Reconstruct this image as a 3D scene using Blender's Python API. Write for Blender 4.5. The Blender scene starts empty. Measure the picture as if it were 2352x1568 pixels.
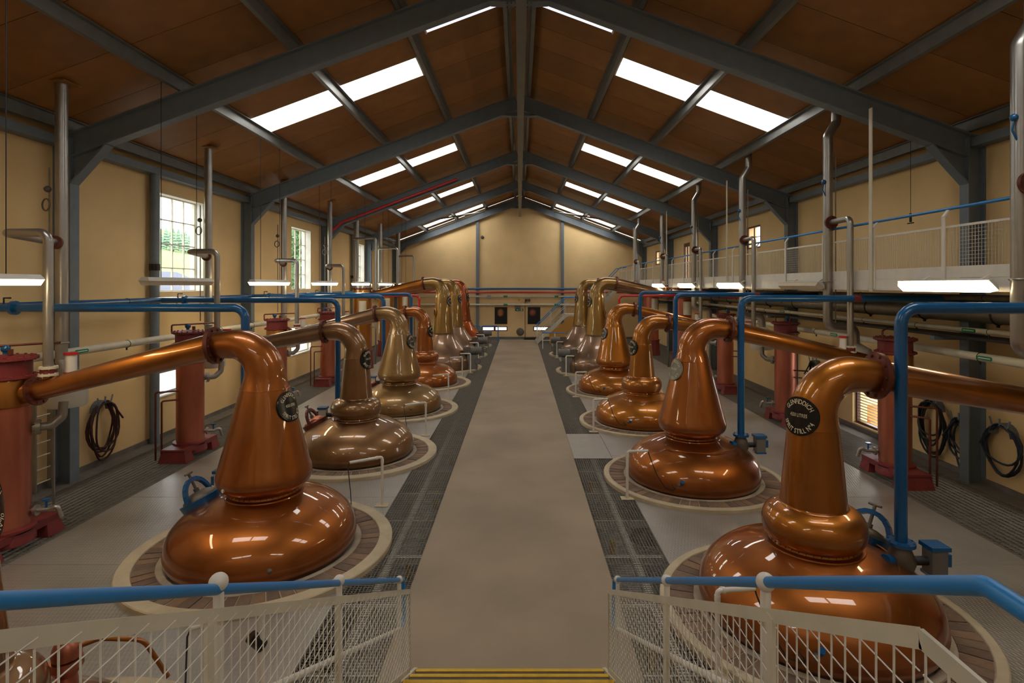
import bpy, math, random
from mathutils import Vector, Matrix
random.seed(7)
sc = bpy.context.scene
COL = sc.collection
PI = math.pi
R = math.radians

# ------------------------------------------------------------------ camera, world, exposure
PXF = 1280.0                       # focal length in pixels of a 2352 px wide frame
PITCH = 0.0
cd = bpy.data.cameras.new('camera'); cam = bpy.data.objects.new('camera', cd); COL.objects.link(cam)
sc.camera = cam
cd.sensor_fit = 'HORIZONTAL'; cd.sensor_width = 36.0
cd.lens = 36.0 * PXF / 2352.0
cam.location = (0, 0, 3.4)
cam.rotation_euler = (PI / 2 - PITCH, 0, 0)
cd.shift_x = (1176 - 1193) / 2352.0
cd.shift_y = -(784 - (655 + PXF * math.tan(PITCH))) / 2352.0
cd.clip_start = 0.05; cd.clip_end = 600

SKY = 5.5
w = bpy.data.worlds.new('overcast_sky'); sc.world = w; w.use_nodes = True
bg = w.node_tree.nodes['Background']; bg.inputs[0].default_value = (0.93, 0.96, 1.0, 1); bg.inputs[1].default_value = SKY
sc.view_settings.view_transform = 'Standard'; sc.view_settings.look = 'None'
sc.view_settings.exposure = 0.2; sc.view_settings.gamma = 1.0; sc.view_settings.use_curve_mapping = False
sc.cycles.max_bounces = 8; sc.cycles.diffuse_bounces = 4; sc.cycles.glossy_bounces = 4
sc.cycles.transparent_max_bounces = 12; sc.cycles.sample_clamp_indirect = 6.0
SKYLIGHT_E = 7.0
LAMP_E = 16.0

# ------------------------------------------------------------------ materials
def lin(c):
    return tuple((x / 12.92 if x <= 0.04045 else ((x + 0.055) / 1.055) ** 2.4) for x in [v / 255.0 for v in c])
MATS = {}
def mat(name, rgb, rough=0.6, metal=0.0, coat=0.0, crough=0.08, var=0.15, scale=6.0, bump=0.0, bscale=40.0, spec=0.5, streak=0.0):
    if name in MATS: return MATS[name]
    m = bpy.data.materials.new(name); m.use_nodes = True
    nt = m.node_tree; N = nt.nodes; L = nt.links
    b = N['Principled BSDF']
    c = lin(rgb)
    b.inputs['Roughness'].default_value = rough
    b.inputs['Metallic'].default_value = metal
    b.inputs['Specular IOR Level'].default_value = spec
    b.inputs['Coat Weight'].default_value = coat
    b.inputs['Coat Roughness'].default_value = crough
    tc = N.new('ShaderNodeTexCoord')
    nz = N.new('ShaderNodeTexNoise'); nz.inputs['Scale'].default_value = scale; nz.inputs['Detail'].default_value = 5
    if streak:
        mp = N.new('ShaderNodeMapping'); mp.inputs['Scale'].default_value = (1, 1, streak)
        L.new(tc.outputs['Object'], mp.inputs[0]); L.new(mp.outputs[0], nz.inputs['Vector'])
    else:
        L.new(tc.outputs['Object'], nz.inputs['Vector'])
    rp = N.new('ShaderNodeValToRGB')
    rp.color_ramp.elements[0].position = 0.3; rp.color_ramp.elements[1].position = 0.7
    rp.color_ramp.elements[0].color = tuple(x * (1 - var) for x in c) + (1,)
    rp.color_ramp.elements[1].color = tuple(min(1, x * (1 + var)) for x in c) + (1,)
    L.new(nz.outputs['Fac'], rp.inputs[0]); L.new(rp.outputs[0], b.inputs['Base Color'])
    if bump:
        n2 = N.new('ShaderNodeTexNoise'); n2.inputs['Scale'].default_value = bscale; n2.inputs['Detail'].default_value = 4
        L.new(tc.outputs['Object'], n2.inputs['Vector'])
        bp = N.new('ShaderNodeBump'); bp.inputs['Strength'].default_value = bump; bp.inputs['Distance'].default_value = 0.01
        L.new(n2.outputs['Fac'], bp.inputs['Height']); L.new(bp.outputs[0], b.inputs['Normal'])
        if coat: L.new(bp.outputs[0], b.inputs['Coat Normal'])
    MATS[name] = m
    return m
def emit(name, rgb, strength):
    m = bpy.data.materials.new(name); m.use_nodes = True
    b = m.node_tree.nodes['Principled BSDF']
    b.inputs['Base Color'].default_value = (.8, .8, .8, 1)
    b.inputs['Emission Color'].default_value = tuple(rgb) + (1,)
    b.inputs['Emission Strength'].default_value = strength
    return m

M_wall = mat('cream_plaster', (230, 198, 144), 0.85, var=0.05, scale=1.2, bump=0.15, bscale=60)
M_kerb = mat('grey_concrete_kerb', (112, 106, 98), 0.9, var=0.15, bump=0.2)
M_aisle = mat('worn_concrete_floor', (150, 131, 107), 0.6, var=0.17, scale=0.7, bump=0.1, bscale=90)
M_conc = mat('pale_concrete', (190, 174, 144), 0.85, var=0.12, scale=5, bump=0.3, bscale=50)
M_mortar = mat('mortar', (172, 158, 136), 0.95, var=0.15, bump=0.4)
M_brick = [mat('brick_a', (122, 100, 82), 0.9, var=0.22, scale=9, bump=0.5, bscale=50),
           mat('brick_b', (108, 88, 74), 0.9, var=0.22, scale=9, bump=0.5, bscale=50),
           mat('brick_c', (132, 104, 82), 0.9, var=0.22, scale=9, bump=0.5, bscale=50)]
M_ceil = [mat('ceiling_board_a', (144, 98, 50), 0.5, var=0.12, scale=3, spec=0.35),
          mat('ceiling_board_b', (137, 93, 46), 0.5, var=0.12, scale=3, spec=0.35),
          mat('ceiling_board_c', (151, 104, 54), 0.5, var=0.12, scale=3, spec=0.35)]
M_roof = mat('roof_deck', (60, 40, 25), 0.9)
M_steel = mat('blue_grey_steel_paint', (110, 121, 130), 0.5, var=0.08)
M_steel2 = mat('grey_purlin_steel', (112, 114, 112), 0.4, metal=0.3, var=0.1)
M_galv = mat('galvanised_steel', (150, 146, 138), 0.45, metal=0.7, var=0.12)
M_grate = mat('grating_steel', (132, 126, 116), 0.5, metal=0.4, var=0.1)
M_stain = mat('dull_stainless_pipe', (168, 164, 158), 0.34, metal=0.85, var=0.06)
M_white = mat('white_paint', (222, 216, 204), 0.4, var=0.05)
M_white2 = mat('off_white_pipe', (206, 198, 176), 0.45, var=0.08)
M_blue = mat('blue_pipe_paint', (4, 84, 136), 0.28, var=0.1, scale=10, coat=0.3)
M_rail = mat('blue_handrail_paint', (32, 126, 194), 0.35, var=0.06)
M_red = mat('red_pipe_paint', (186, 38, 40), 0.3, var=0.1, coat=0.3)
M_oxide = mat('red_oxide_paint', (122, 44, 44), 0.5, var=0.15)
M_dark = mat('black_rubber', (28, 26, 28), 0.5, var=0.15)
M_hosebrown = mat('brown_rubber_hose', (62, 34, 30), 0.5, var=0.15)
M_hoseblue = mat('dark_blue_hose', (32, 42, 58), 0.45, var=0.1)
M_black = mat('gloss_black_sign', (22, 22, 24), 0.25, var=0.1)
M_letter = mat('cream_lettering', (226, 214, 180), 0.5, var=0.05)
M_signgrey = mat('weathered_grey_sign', (128, 122, 106), 0.4, var=0.35, scale=5)
M_yellow = mat('yellow_safety_paint', (212, 166, 20), 0.5, var=0.12, scale=12)
M_tread = mat('dark_stair_tread', (92, 86, 74), 0.8, var=0.15)
M_cast = mat('cast_grey_metal', (104, 96, 86), 0.5, metal=0.4, var=0.2, bump=0.2)
M_brown = mat('brown_window_frame', (84, 44, 30), 0.5, var=0.1)
M_warmlight = mat('painted_warm_light', (196, 142, 62), 0.6, var=0.06)  # ochre stands for warm light on the wall under the far stair
M_green = mat('green_pipe_label', (20, 130, 84), 0.5, var=0.02)
M_motor = mat('grey_motor_paint', (110, 108, 104), 0.5, var=0.1)
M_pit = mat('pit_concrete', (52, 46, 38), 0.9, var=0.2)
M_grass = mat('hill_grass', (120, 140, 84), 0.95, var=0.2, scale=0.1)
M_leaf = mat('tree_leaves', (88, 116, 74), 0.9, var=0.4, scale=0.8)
M_outbld = mat('grey_render', (84, 84, 98), 0.8)
M_slate = mat('slate_roof', (76, 78, 92), 0.7)
M_orange = mat('orange_skip_paint', (216, 120, 40), 0.6)
M_sign_white = mat('white_sign_print', (230, 232, 228), 0.5, var=0.02)
M_lampbody = mat('lamp_body_plastic', (196, 190, 176), 0.4, var=0.05)
E_sky = emit('glowing_rooflight_sheet', (1.0, 0.985, 0.95), SKYLIGHT_E)
E_lamp = emit('fluorescent_diffuser', (1.0, 0.80, 0.48), LAMP_E)
E_trough = emit('ridge_light_diffuser', (0.86, 0.88, 1.0), 0.95)
M_lampoff = mat('unlit_diffuser', (206, 190, 164), 0.25, var=0.04)

def copper(name, rgb, rough=0.42, var=0.22):
    return mat(name, rgb, rough, metal=1.0, coat=1.0, crough=0.03, var=var, scale=2.2, bump=0.02, bscale=7, streak=0.35)
C_orange = copper('orange_lacquered_copper', (160, 93, 41))
C_amber = copper('amber_lacquered_copper', (172, 106, 38))
C_brown = copper('brown_tarnished_copper', (142, 106, 72))
C_olive = copper('olive_bronze_copper', (150, 118, 76))
C_gold = copper('golden_bronze_copper', (150, 116, 62))
C_dull = copper('dull_brown_copper', (142, 112, 88))
C_red = copper('red_lacquered_copper', (160, 78, 32))
C_arm = copper('lyne_arm_copper', (164, 100, 38))
C_pink = mat('pink_condenser_copper', (188, 116, 94), 0.38, metal=0.85, var=0.2, scale=4, bump=0.05, bscale=30, streak=0.3)
C_brass = copper('brassy_copper_head', (176, 116, 50))
C_flange = mat('dark_copper_flange', (110, 62, 50), 0.45, metal=0.6, var=0.2)

def checker_plate():
    m = mat('checker_plate_steel', (156, 150, 140), 0.36, metal=0.35, var=0.10, scale=1.5)
    nt = m.node_tree; N = nt.nodes; L = nt.links; b = N['Principled BSDF']
    tc = N.new('ShaderNodeTexCoord')
    hs = []
    for ang in (45, -45):
        mp = N.new('ShaderNodeMapping'); mp.inputs['Rotation'].default_value = (0, 0, R(ang)); mp.inputs['Scale'].default_value = (34, 11, 1)
        L.new(tc.outputs['Object'], mp.inputs[0])
        v = N.new('ShaderNodeTexVoronoi'); v.voronoi_dimensions = '2D'; v.inputs['Scale'].default_value = 1.0; v.inputs['Randomness'].default_value = 0.0
        L.new(mp.outputs[0], v.inputs['Vector']); hs.append(v)
    mn = N.new('ShaderNodeMath'); mn.operation = 'MINIMUM'
    L.new(hs[0].outputs['Distance'], mn.inputs[0]); L.new(hs[1].outputs['Distance'], mn.inputs[1])
    rp = N.new('ShaderNodeMapRange'); rp.inputs['From Min'].default_value = 0.18; rp.inputs['From Max'].default_value = 0.36
    rp.inputs['To Min'].default_value = 1; rp.inputs['To Max'].default_value = 0
    L.new(mn.outputs[0], rp.inputs['Value'])
    bp = N.new('ShaderNodeBump'); bp.inputs['Strength'].default_value = 0.5; bp.inputs['Distance'].default_value = 0.004
    L.new(rp.outputs[0], bp.inputs['Height']); L.new(bp.outputs[0], b.inputs['Normal'])
    return m
M_plate = checker_plate()

def glass_mat():
    m = bpy.data.materials.new('window_glass'); m.use_nodes = True
    nt = m.node_tree; N = nt.nodes; L = nt.links
    out = N['Material Output']; N.remove(N['Principled BSDF'])
    t = N.new('ShaderNodeBsdfTransparent'); t.inputs[0].default_value = (0.94, 0.96, 0.96, 1)
    g = N.new('ShaderNodeBsdfGlossy'); g.inputs['Roughness'].default_value = 0.03
    x = N.new('ShaderNodeMixShader'); x.inputs[0].default_value = 0.06
    L.new(t.outputs[0], x.inputs[1]); L.new(g.outputs[0], x.inputs[2]); L.new(x.outputs[0], out.inputs[0])
    return m
M_glass = glass_mat()

# ------------------------------------------------------------------ mesh builder
def V(*a): return Vector(a)
class MB:
    def __init__(s): s.v = []; s.f = []
    def add(s, vs, fs):
        n = len(s.v); s.v += [tuple(p) for p in vs]; s.f += [tuple(i + n for i in f) for f in fs]; return s
    def hexa(s, c):
        return s.add(c, [(0, 3, 2, 1), (4, 5, 6, 7), (0, 1, 5, 4), (1, 2, 6, 5), (2, 3, 7, 6), (3, 0, 4, 7)])
    def box(s, a, b):
        x0, y0, z0 = a; x1, y1, z1 = b
        return s.hexa([(x0, y0, z0), (x1, y0, z0), (x1, y1, z0), (x0, y1, z0), (x0, y0, z1), (x1, y0, z1), (x1, y1, z1), (x0, y1, z1)])
    def cbox(s, c, d):
        return s.box((c[0] - d[0] / 2, c[1] - d[1] / 2, c[2] - d[2] / 2), (c[0] + d[0] / 2, c[1] + d[1] / 2, c[2] + d[2] / 2))
    def bar(s, p, q, wd, h, up=(0, 0, 1)):
        p = Vector(p); q = Vector(q); d = (q - p).normalized(); u = Vector(up)
        sd = d.cross(u)
        if sd.length < 1e-4: sd = d.cross(Vector((0, 1, 0)))
        sd.normalize(); u = sd.cross(d).normalized(); sd *= wd / 2; u *= h / 2
        return s.hexa([p - sd - u, p + sd - u, q + sd - u, q - sd - u, p - sd + u, p + sd + u, q + sd + u, q - sd + u])
    def tube(s, pts, r, n=12, caps=True):
        pts = [Vector(p) for p in pts]; k = len(pts)
        rs = r if isinstance(r, (list, tuple)) else [r] * k
        T = [(pts[min(i + 1, k - 1)] - pts[max(i - 1, 0)]).normalized() for i in range(k)]
        a = Vector((0, 0, 1)) if abs(T[0].z) < 0.9 else Vector((0, 1, 0))
        nn = T[0].cross(a).normalized(); base = len(s.v)
        for i in range(k):
            nn = (nn - T[i] * nn.dot(T[i])).normalized(); bb = T[i].cross(nn)
            for j in range(n):
                t = 2 * PI * j / n
                s.v.append(tuple(pts[i] + (nn * math.cos(t) + bb * math.sin(t)) * rs[i]))
        for i in range(k - 1):
            for j in range(n):
                a0 = base + i * n + j; a1 = base + i * n + (j + 1) % n
                s.f.append((a0, a1, a1 + n, a0 + n))
        if caps:
            s.f.append(tuple(base + j for j in range(n - 1, -1, -1))); s.f.append(tuple(base + (k - 1) * n + j for j in range(n)))
        return s
    def lathe(s, prof, c=(0, 0, 0), n=48, caps=True, M=None):
        base = len(s.v); k = len(prof)
        for r, z in prof:
            for j in range(n):
                t = 2 * PI * j / n
                p = Vector((r * math.cos(t), r * math.sin(t), z))
                if M: p = M @ p
                s.v.append((c[0] + p.x, c[1] + p.y, c[2] + p.z))
        for i in range(k - 1):
            for j in range(n):
                a0 = base + i * n + j; a1 = base + i * n + (j + 1) % n
                s.f.append((a0, a1, a1 + n, a0 + n))
        if caps:
            s.f.append(tuple(base + j for j in range(n - 1, -1, -1))); s.f.append(tuple(base + (k - 1) * n + j for j in range(n)))
        return s
    def annulus(s, r0, r1, z0, z1, c=(0, 0, 0), n=64):
        return s.lathe([(r0, z0), (r1, z0), (r1, z1), (r0, z1), (r0, z0)], c, n, caps=False)
    def ball(s, c, r, n=14, m=8):
        prof = [(max(1e-4, r * math.sin(PI * i / m)), -r * math.cos(PI * i / m)) for i in range(m + 1)]
        return s.lathe(prof, c, n, caps=False)
    def cyl(s, p, q, r, n=16): return s.tube([p, q], r, n)
    def ring(s, c, ax, Rr, r, n=24, m=8):
        ax = Vector(ax).normalized(); a = Vector((0, 0, 1)) if abs(ax.z) < 0.9 else Vector((1, 0, 0))
        u = ax.cross(a).normalized(); v = ax.cross(u); c = Vector(c); base = len(s.v)
        for i in range(n):
            t = 2 * PI * i / n; d = u * math.cos(t) + v * math.sin(t)
            for j in range(m):
                q = 2 * PI * j / m; s.v.append(tuple(c + d * (Rr + r * math.cos(q)) + ax * (r * math.sin(q))))
        for i in range(n):
            for j in range(m):
                i2 = (i + 1) % n; j2 = (j + 1) % m
                s.f.append((base + i * m + j, base + i2 * m + j, base + i2 * m + j2, base + i * m + j2))
        return s
    def prism(s, poly, ext):
        n = len(poly); e = Vector(ext); vs = [Vector(p) for p in poly] + [Vector(p) + e for p in poly]
        fs = [tuple(range(n - 1, -1, -1)), tuple(range(n, 2 * n))] + [(i, (i + 1) % n, n + (i + 1) % n, n + i) for i in range(n)]
        return s.add(vs, fs)
    def build(s, name, m, parent=None, smooth=True, kind=None, loc=None):
        me = bpy.data.meshes.new(name)
        o = bpy.data.objects.new(name, me); COL.objects.link(o)
        org = Vector((0, 0, 0))
        if parent is not None:
            o.parent = parent; p = parent
            while p is not None: org += p.location; p = p.parent
        elif loc is not None:
            o.location = loc; org = Vector(loc)
        if org.length > 0: me.from_pydata([(x - org.x, y - org.y, z - org.z) for x, y, z in s.v], [], s.f)
        else: me.from_pydata(s.v, [], s.f)
        for mm in (m if isinstance(m, (list, tuple)) else [m]): me.materials.append(mm)
        if smooth and s.f:
            me.polygons.foreach_set('use_smooth', [True] * len(me.polygons))
            me.set_sharp_from_angle(angle=R(38))
        me.update()
        if kind: o['kind'] = kind
        return o
def thing(name, label, cat, loc=(0, 0, 0), group=None):
    o = bpy.data.objects.new(name, None); COL.objects.link(o); o.location = loc
    o.empty_display_size = 0.1
    o['label'] = label; o['category'] = cat
    if group: o['group'] = group
    return o
def tag(o, label, cat, group=None):
    o['label'] = label; o['category'] = cat
    if group: o['group'] = group
    return o
def struct(name, mb, m, parent=None, smooth=False):
    return mb.build(name, m, parent, smooth=smooth, kind=None if parent else 'structure')
def sempty(name, loc=(0, 0, 0)):
    o = bpy.data.objects.new(name, None); COL.objects.link(o); o.location = loc; o['kind'] = 'structure'; return o
def copy_tree(o, parent=None):
    c = o.copy(); COL.objects.link(c)
    if parent is not None: c.parent = parent
    for ch in list(o.children): copy_tree(ch, c)
    return c
def fillet(pts, rad, seg=7):
    pts = [Vector(p) for p in pts]; out = [pts[0]]
    for i in range(1, len(pts) - 1):
        a, b, c = pts[i - 1], pts[i], pts[i + 1]
        d1 = (a - b); d2 = (c - b); r = min(rad, d1.length * 0.49, d2.length * 0.49)
        d1.normalize(); d2.normalize(); ang = d1.angle(d2)
        if ang > PI - 0.02: out.append(b); continue
        t = min(r / math.tan(ang / 2), (a - b).length * 0.499, (c - b).length * 0.499)
        rr = t * math.tan(ang / 2)
        cen = b + (d1 + d2).normalized() * (rr / math.sin(ang / 2))
        p0 = b + d1 * t; p1 = b + d2 * t; u = p0 - cen; wv = p1 - cen; tot = u.angle(wv); axis = u.cross(wv).normalized()
        for k in range(seg + 1): out.append(cen + Matrix.Rotation(tot * k / seg, 3, axis) @ u)
    out.append(pts[-1]); return out
def flange(mb, c, ax, r, t=0.03, bolts=8, n=24, br=.075):
    c = Vector(c); ax = Vector(ax).normalized()
    mb.tube([c - ax * t / 2, c + ax * t / 2], r, n)
    a = Vector((0, 0, 1)) if abs(ax.z) < 0.9 else Vector((1, 0, 0)); u = ax.cross(a).normalized(); v = ax.cross(u)
    for i in range(bolts):
        t2 = 2 * PI * i / bolts; p = c + (u * math.cos(t2) + v * math.sin(t2)) * r * 0.86
        mb.tube([p - ax * (t / 2 + r * br), p + ax * (t / 2 + r * br)], r * br, 6)
ORD = ['first', 'second', 'third', 'fourth', 'fifth', 'sixth', 'seventh', 'eighth', 'ninth', 'tenth', 'eleventh', 'twelfth']
SIDE = {-1: 'window side', 1: 'walkway side'}

# ------------------------------------------------------------------ building shell
XW = 8.0; YE = 35.3; YB = -4.0
FR_Y = [9.65, 16.1, 22.55, 29.0, 35.1]
def zc(x): return 9.1 - 0.372 * abs(x)             # underside of the ceiling boards

def wall_with_holes(mb, x0, x1, ya, yb, za, zb, holes, axis='x'):
    ys = sorted(set([ya, yb] + [h[0] for h in holes] + [h[1] for h in holes]))
    for i in range(len(ys) - 1):
        y0, y1 = ys[i], ys[i + 1]; hh = sorted([h for h in holes if h[0] <= y0 and h[1] >= y1], key=lambda h: h[2])
        z = za
        for h in hh + [(0, 0, zb, zb)]:
            if h[2] > z + 1e-6:
                if axis == 'x': mb.box((x0, y0, z), (x1, y1, h[2]))
                else: mb.box((y0, x0, z), (y1, x1, h[2]))
            z = h[3]
    return mb
WL = [12.3, 19.55, 26.9]                            # window bays of the tall-window wall
L_holes = []
for y in WL:
    L_holes += [(y, y + 1.82, 3.25, 5.47), (y, y + 1.82, 0.93, 1.92)]
R_holes = [(12.45, 13.38, 0.12, 1.9), (18.5, 19.62, 4.66, 5.42), (26.15, 27.1, 3.45, 5.42), (31.3, 32.75, 4.6, 5.37)]
E_holes = [(-2.38, -0.76, 0.50, 0.80), (0.88, 2.0, 0.50, 0.80)]
struct('wall_left', wall_with_holes(MB(), -XW - 0.35, -XW, YB, YE + 0.35, -0.1, 6.16, L_holes), M_wall)
struct('wall_right', wall_with_holes(MB(), XW, XW + 0.35, YB, YE + 0.35, -0.1, 6.16, R_holes), M_wall)
mb = wall_with_holes(MB(), YE, YE + 0.3, -XW, XW, -0.1, 6.1, E_holes, axis='y')
mb.prism([(-XW, YE, 6.1), (XW, YE, 6.1), (0, YE, 9.1)], (0, 0.3, 0))
struct('wall_back', mb, M_wall)
mb = MB().box((-XW, YB - 0.3, -0.1), (XW, YB, 6.1)); mb.prism([(-XW, YB - 0.3, 6.1), (XW, YB - 0.3, 6.1), (0, YB - 0.3, 9.1)], (0, 0.3, 0))
struct('wall_front', mb, M_wall)

# ceiling: boards laid between the purlins on a dark deck, with rooflight openings
PX = [0.25, 2.05, 3.9, 5.8, 7.7]
SKY_Y = [-2.4, 4.76, 11.92, 19.08, 26.24, 33.4]
PITCH_Y = 7.16 / 6; SKW = 1.03
def slab(mb, s, x0, x1, y0, y1, t0, t1):
    c = []
    for t in (t0, t1):
        q = [(s * x0, y0, zc(x0) + t), (s * x1, y0, zc(x1) + t), (s * x1, y1, zc(x1) + t), (s * x0, y1, zc(x0) + t)]
        c += q if s > 0 else [q[1], q[0], q[3], q[2]]
    mb.hexa(c)
ceiling = sempty('ceiling')
deck = MB()
for s in (-1, 1):
    slab(deck, s, 0, 2.2, YB, YE, 0.04, 0.12); slab(deck, s, 5.9, XW + 0.3, YB, YE, 0.04, 0.12)
    ye = [YB]
    for y in SKY_Y: ye += [y, y + SKW]
    ye.append(YE)
    for i in range(0, len(ye), 2): slab(deck, s, 2.2, 5.9, ye[i], ye[i + 1], 0.04, 0.12)
struct('deck', deck, M_roof, ceiling)
segs = [(0.0, 2.2), (2.2, 3.9), (3.9, 5.9), (5.9, XW)]
for s in (-1, 1):
    k = 0
    for y in SKY_Y:
        for j in range(6):
            y0 = y if j == 0 else y + SKW + (j - 1) * (7.16 - SKW) / 5
            y1 = y + SKW + j * (7.16 - SKW) / 5
            y0 = max(y0, YB); y1 = min(y1, YE)
            if y1 - y0 < 0.1: continue
            for (a, b) in segs:
                if j == 0 and 2.1 < a < 5.0: continue
                p = MB(); slab(p, s, a + 0.004, b - 0.004, y0 + 0.006, y1 - 0.006, 0.0, 0.035)
                p.build('ceiling_panel', M_ceil[(k * 7 + j * 3) % 3], ceiling, smooth=False)
                k += 1
wn = 1
# rooflights
for s in (-1, 1):
    for y in SKY_Y:
        r_ = sempty('window_%d' % wn); wn += 1
        for (a, b) in ((2.2, 3.9), (3.9, 5.9)):
            p = MB(); slab(p, s, a + 0.01, b - 0.01, y + 0.01, min(y + SKW, YE) - 0.01, 0.07, 0.085); p.build('pane', E_sky, r_, smooth=False)
        p = MB()
        for (a, b, c, d) in ((2.2, 2.23, y, y + SKW), (5.87, 5.9, y, y + SKW), (2.2, 5.9, y, y + 0.025), (2.2, 5.9, y + SKW - 0.025, y + SKW)):
            slab(p, s, a, b, c, min(d, YE), 0.0, 0.07)
        p.build('window_frame', M_white2, r_, smooth=False)

# ------------------------------------------------------------------ floor
STILL_L = [(-3.31 if k == 0 else -3.28, 3.17 + 4.02 * k) for k in range(5)]
STILL_R = [(3.04, 5.77 + 4.05 * k) for k in range(4)]
WASH_L = [(-3.15, 22.9), (-3.15, 27.0), (-3.15, 31.2)]
WASH_R = [(3.05, 22.1), (3.05, 27.3)]
RL, RR = 1.60, 1.54
RINGS = [(x, y, RL) for x, y in STILL_L] + [(x, y, RR) for x, y in STILL_R] + [(x, y, 1.6) for x, y in WASH_L + WASH_R]
AX0, AX1 = -1.225, 1.07
GX0, GX1 = -1.985, 1.83
WG0, WG1 = 6.25, 7.62
floor = sempty('floor')
MB().box((AX0, 4.62, -0.14), (AX1, 34.9, 0)).build('aisle_slab', M_aisle, floor, smooth=False)
MB().box((-2.3, YB, -0.14), (2.2, 4.62, 0)).build('slab', M_aisle, floor, smooth=False)
MB().box((-XW, 34.9, -0.14), (XW, YE, 0.0)).build('slab', M_kerb, floor, smooth=False)
for s in (-1, 1):
    g = (GX0, AX0) if s < 0 else (AX1, GX1)
    outer = GX0 if s < 0 else GX1
    # chequered plates between the two gratings
    y = 4.62 if True else 0
    ys = [YB, -1.7, 0.4, 2.5, 4.62] + [4.62 + 2.163 * k for k in range(1, 15)]
    for i in range(len(ys) - 1):
        xs = [outer * 1.0 if ys[i] >= 4.6 else s * 2.25, s * 4.1, s * WG0]
        for j in range(2):
            a, b = sorted((xs[j], xs[j + 1]))
            MB().box((a + 0.003, ys[i] + 0.003, -0.05), (b - 0.003, min(ys[i + 1], 34.9) - 0.003, 0)).build('floor_plate', M_plate, floor, smooth=False)
    a, b = sorted((s * WG1, s * XW))
    MB().box((a, YB, -0.14), (b, 34.9, 0.0)).build('concrete_edge', M_kerb, floor, smooth=False)
# solid plate across the walkway-side grating
MB().box((AX1 + 0.004, 10.95, -0.03), (GX1 - 0.004, 12.75, 0.001)).build('floor_plate', M_plate, floor, smooth=False)
struct('baseboard_left', MB().box((-XW, YB, 0), (-XW + 0.035, 34.9, 0.09)), M_kerb)
struct('baseboard_right', MB().box((XW - 0.035, YB, 0), (XW, 34.9, 0.09)), M_kerb)
struct('baseboard_back', MB().box((-XW, YE - 0.05, 0), (XW, YE, 0.14)), M_kerb)
# pit below the gratings
pit = sempty('pit')
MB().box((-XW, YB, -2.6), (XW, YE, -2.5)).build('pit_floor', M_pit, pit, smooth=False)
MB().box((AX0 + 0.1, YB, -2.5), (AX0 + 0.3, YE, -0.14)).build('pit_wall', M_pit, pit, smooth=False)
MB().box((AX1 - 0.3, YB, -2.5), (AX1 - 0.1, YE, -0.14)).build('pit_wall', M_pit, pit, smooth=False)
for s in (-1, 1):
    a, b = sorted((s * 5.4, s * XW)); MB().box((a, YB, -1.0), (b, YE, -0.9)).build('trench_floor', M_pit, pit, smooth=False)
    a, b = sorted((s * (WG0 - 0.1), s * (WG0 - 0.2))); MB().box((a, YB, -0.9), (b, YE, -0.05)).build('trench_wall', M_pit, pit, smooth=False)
    g0, g1 = (GX0, AX0) if s < 0 else (AX1, GX1)
    mid = (g0 + g1) / 2
    bm = MB()
    bm.box((mid - 0.04, 4.7, -0.12), (mid + 0.04, 34.8, -0.02))
    yy = 4.9
    while yy < 34.5:
        bm.box((g0 - 0.1, yy, -0.14), (g1 + (0.0 if s < 0 else 0.1), yy + 0.06, -0.05)); yy += 1.08
    bm.build('support_beam', M_lampbody, pit, smooth=False)
    # things seen through the bars
    for k in range(12):
        yv = 5.2 + 2.4 * k + (0.5 if s > 0 else 0)
        MB().cyl((mid - s * 0.1, yv, -2.5), (mid - s * 0.1, yv, -0.3), 0.05, 10).build('pit_pipe', M_yellow, pit)
        MB().cyl((mid + s * 0.2, yv - 0.9, -0.72), (mid + s * 0.2, yv + 1.3, -0.72), 0.045, 10).build('pit_pipe', M_yellow if k % 2 else M_galv, pit)
        MB().lathe([(0.30, -1.5), (0.34, -1.2), (0.34, -0.7), (0.2, -0.5), (0.05, -0.48)], (mid + s * 0.55, yv + 0.7, 0), 20).build('pit_vessel', C_gold, pit)
        li = bpy.data.lights.new('pit_lamp', 'POINT'); li.energy = 22; li.color = (1, 0.78, 0.4); li.shadow_soft_size = 0.12
        lo = bpy.data.objects.new('pit_lamp', li); COL.objects.link(lo); lo.location = (mid + s * 0.25, yv + 1.2, -1.0); lo.parent = pit

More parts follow.
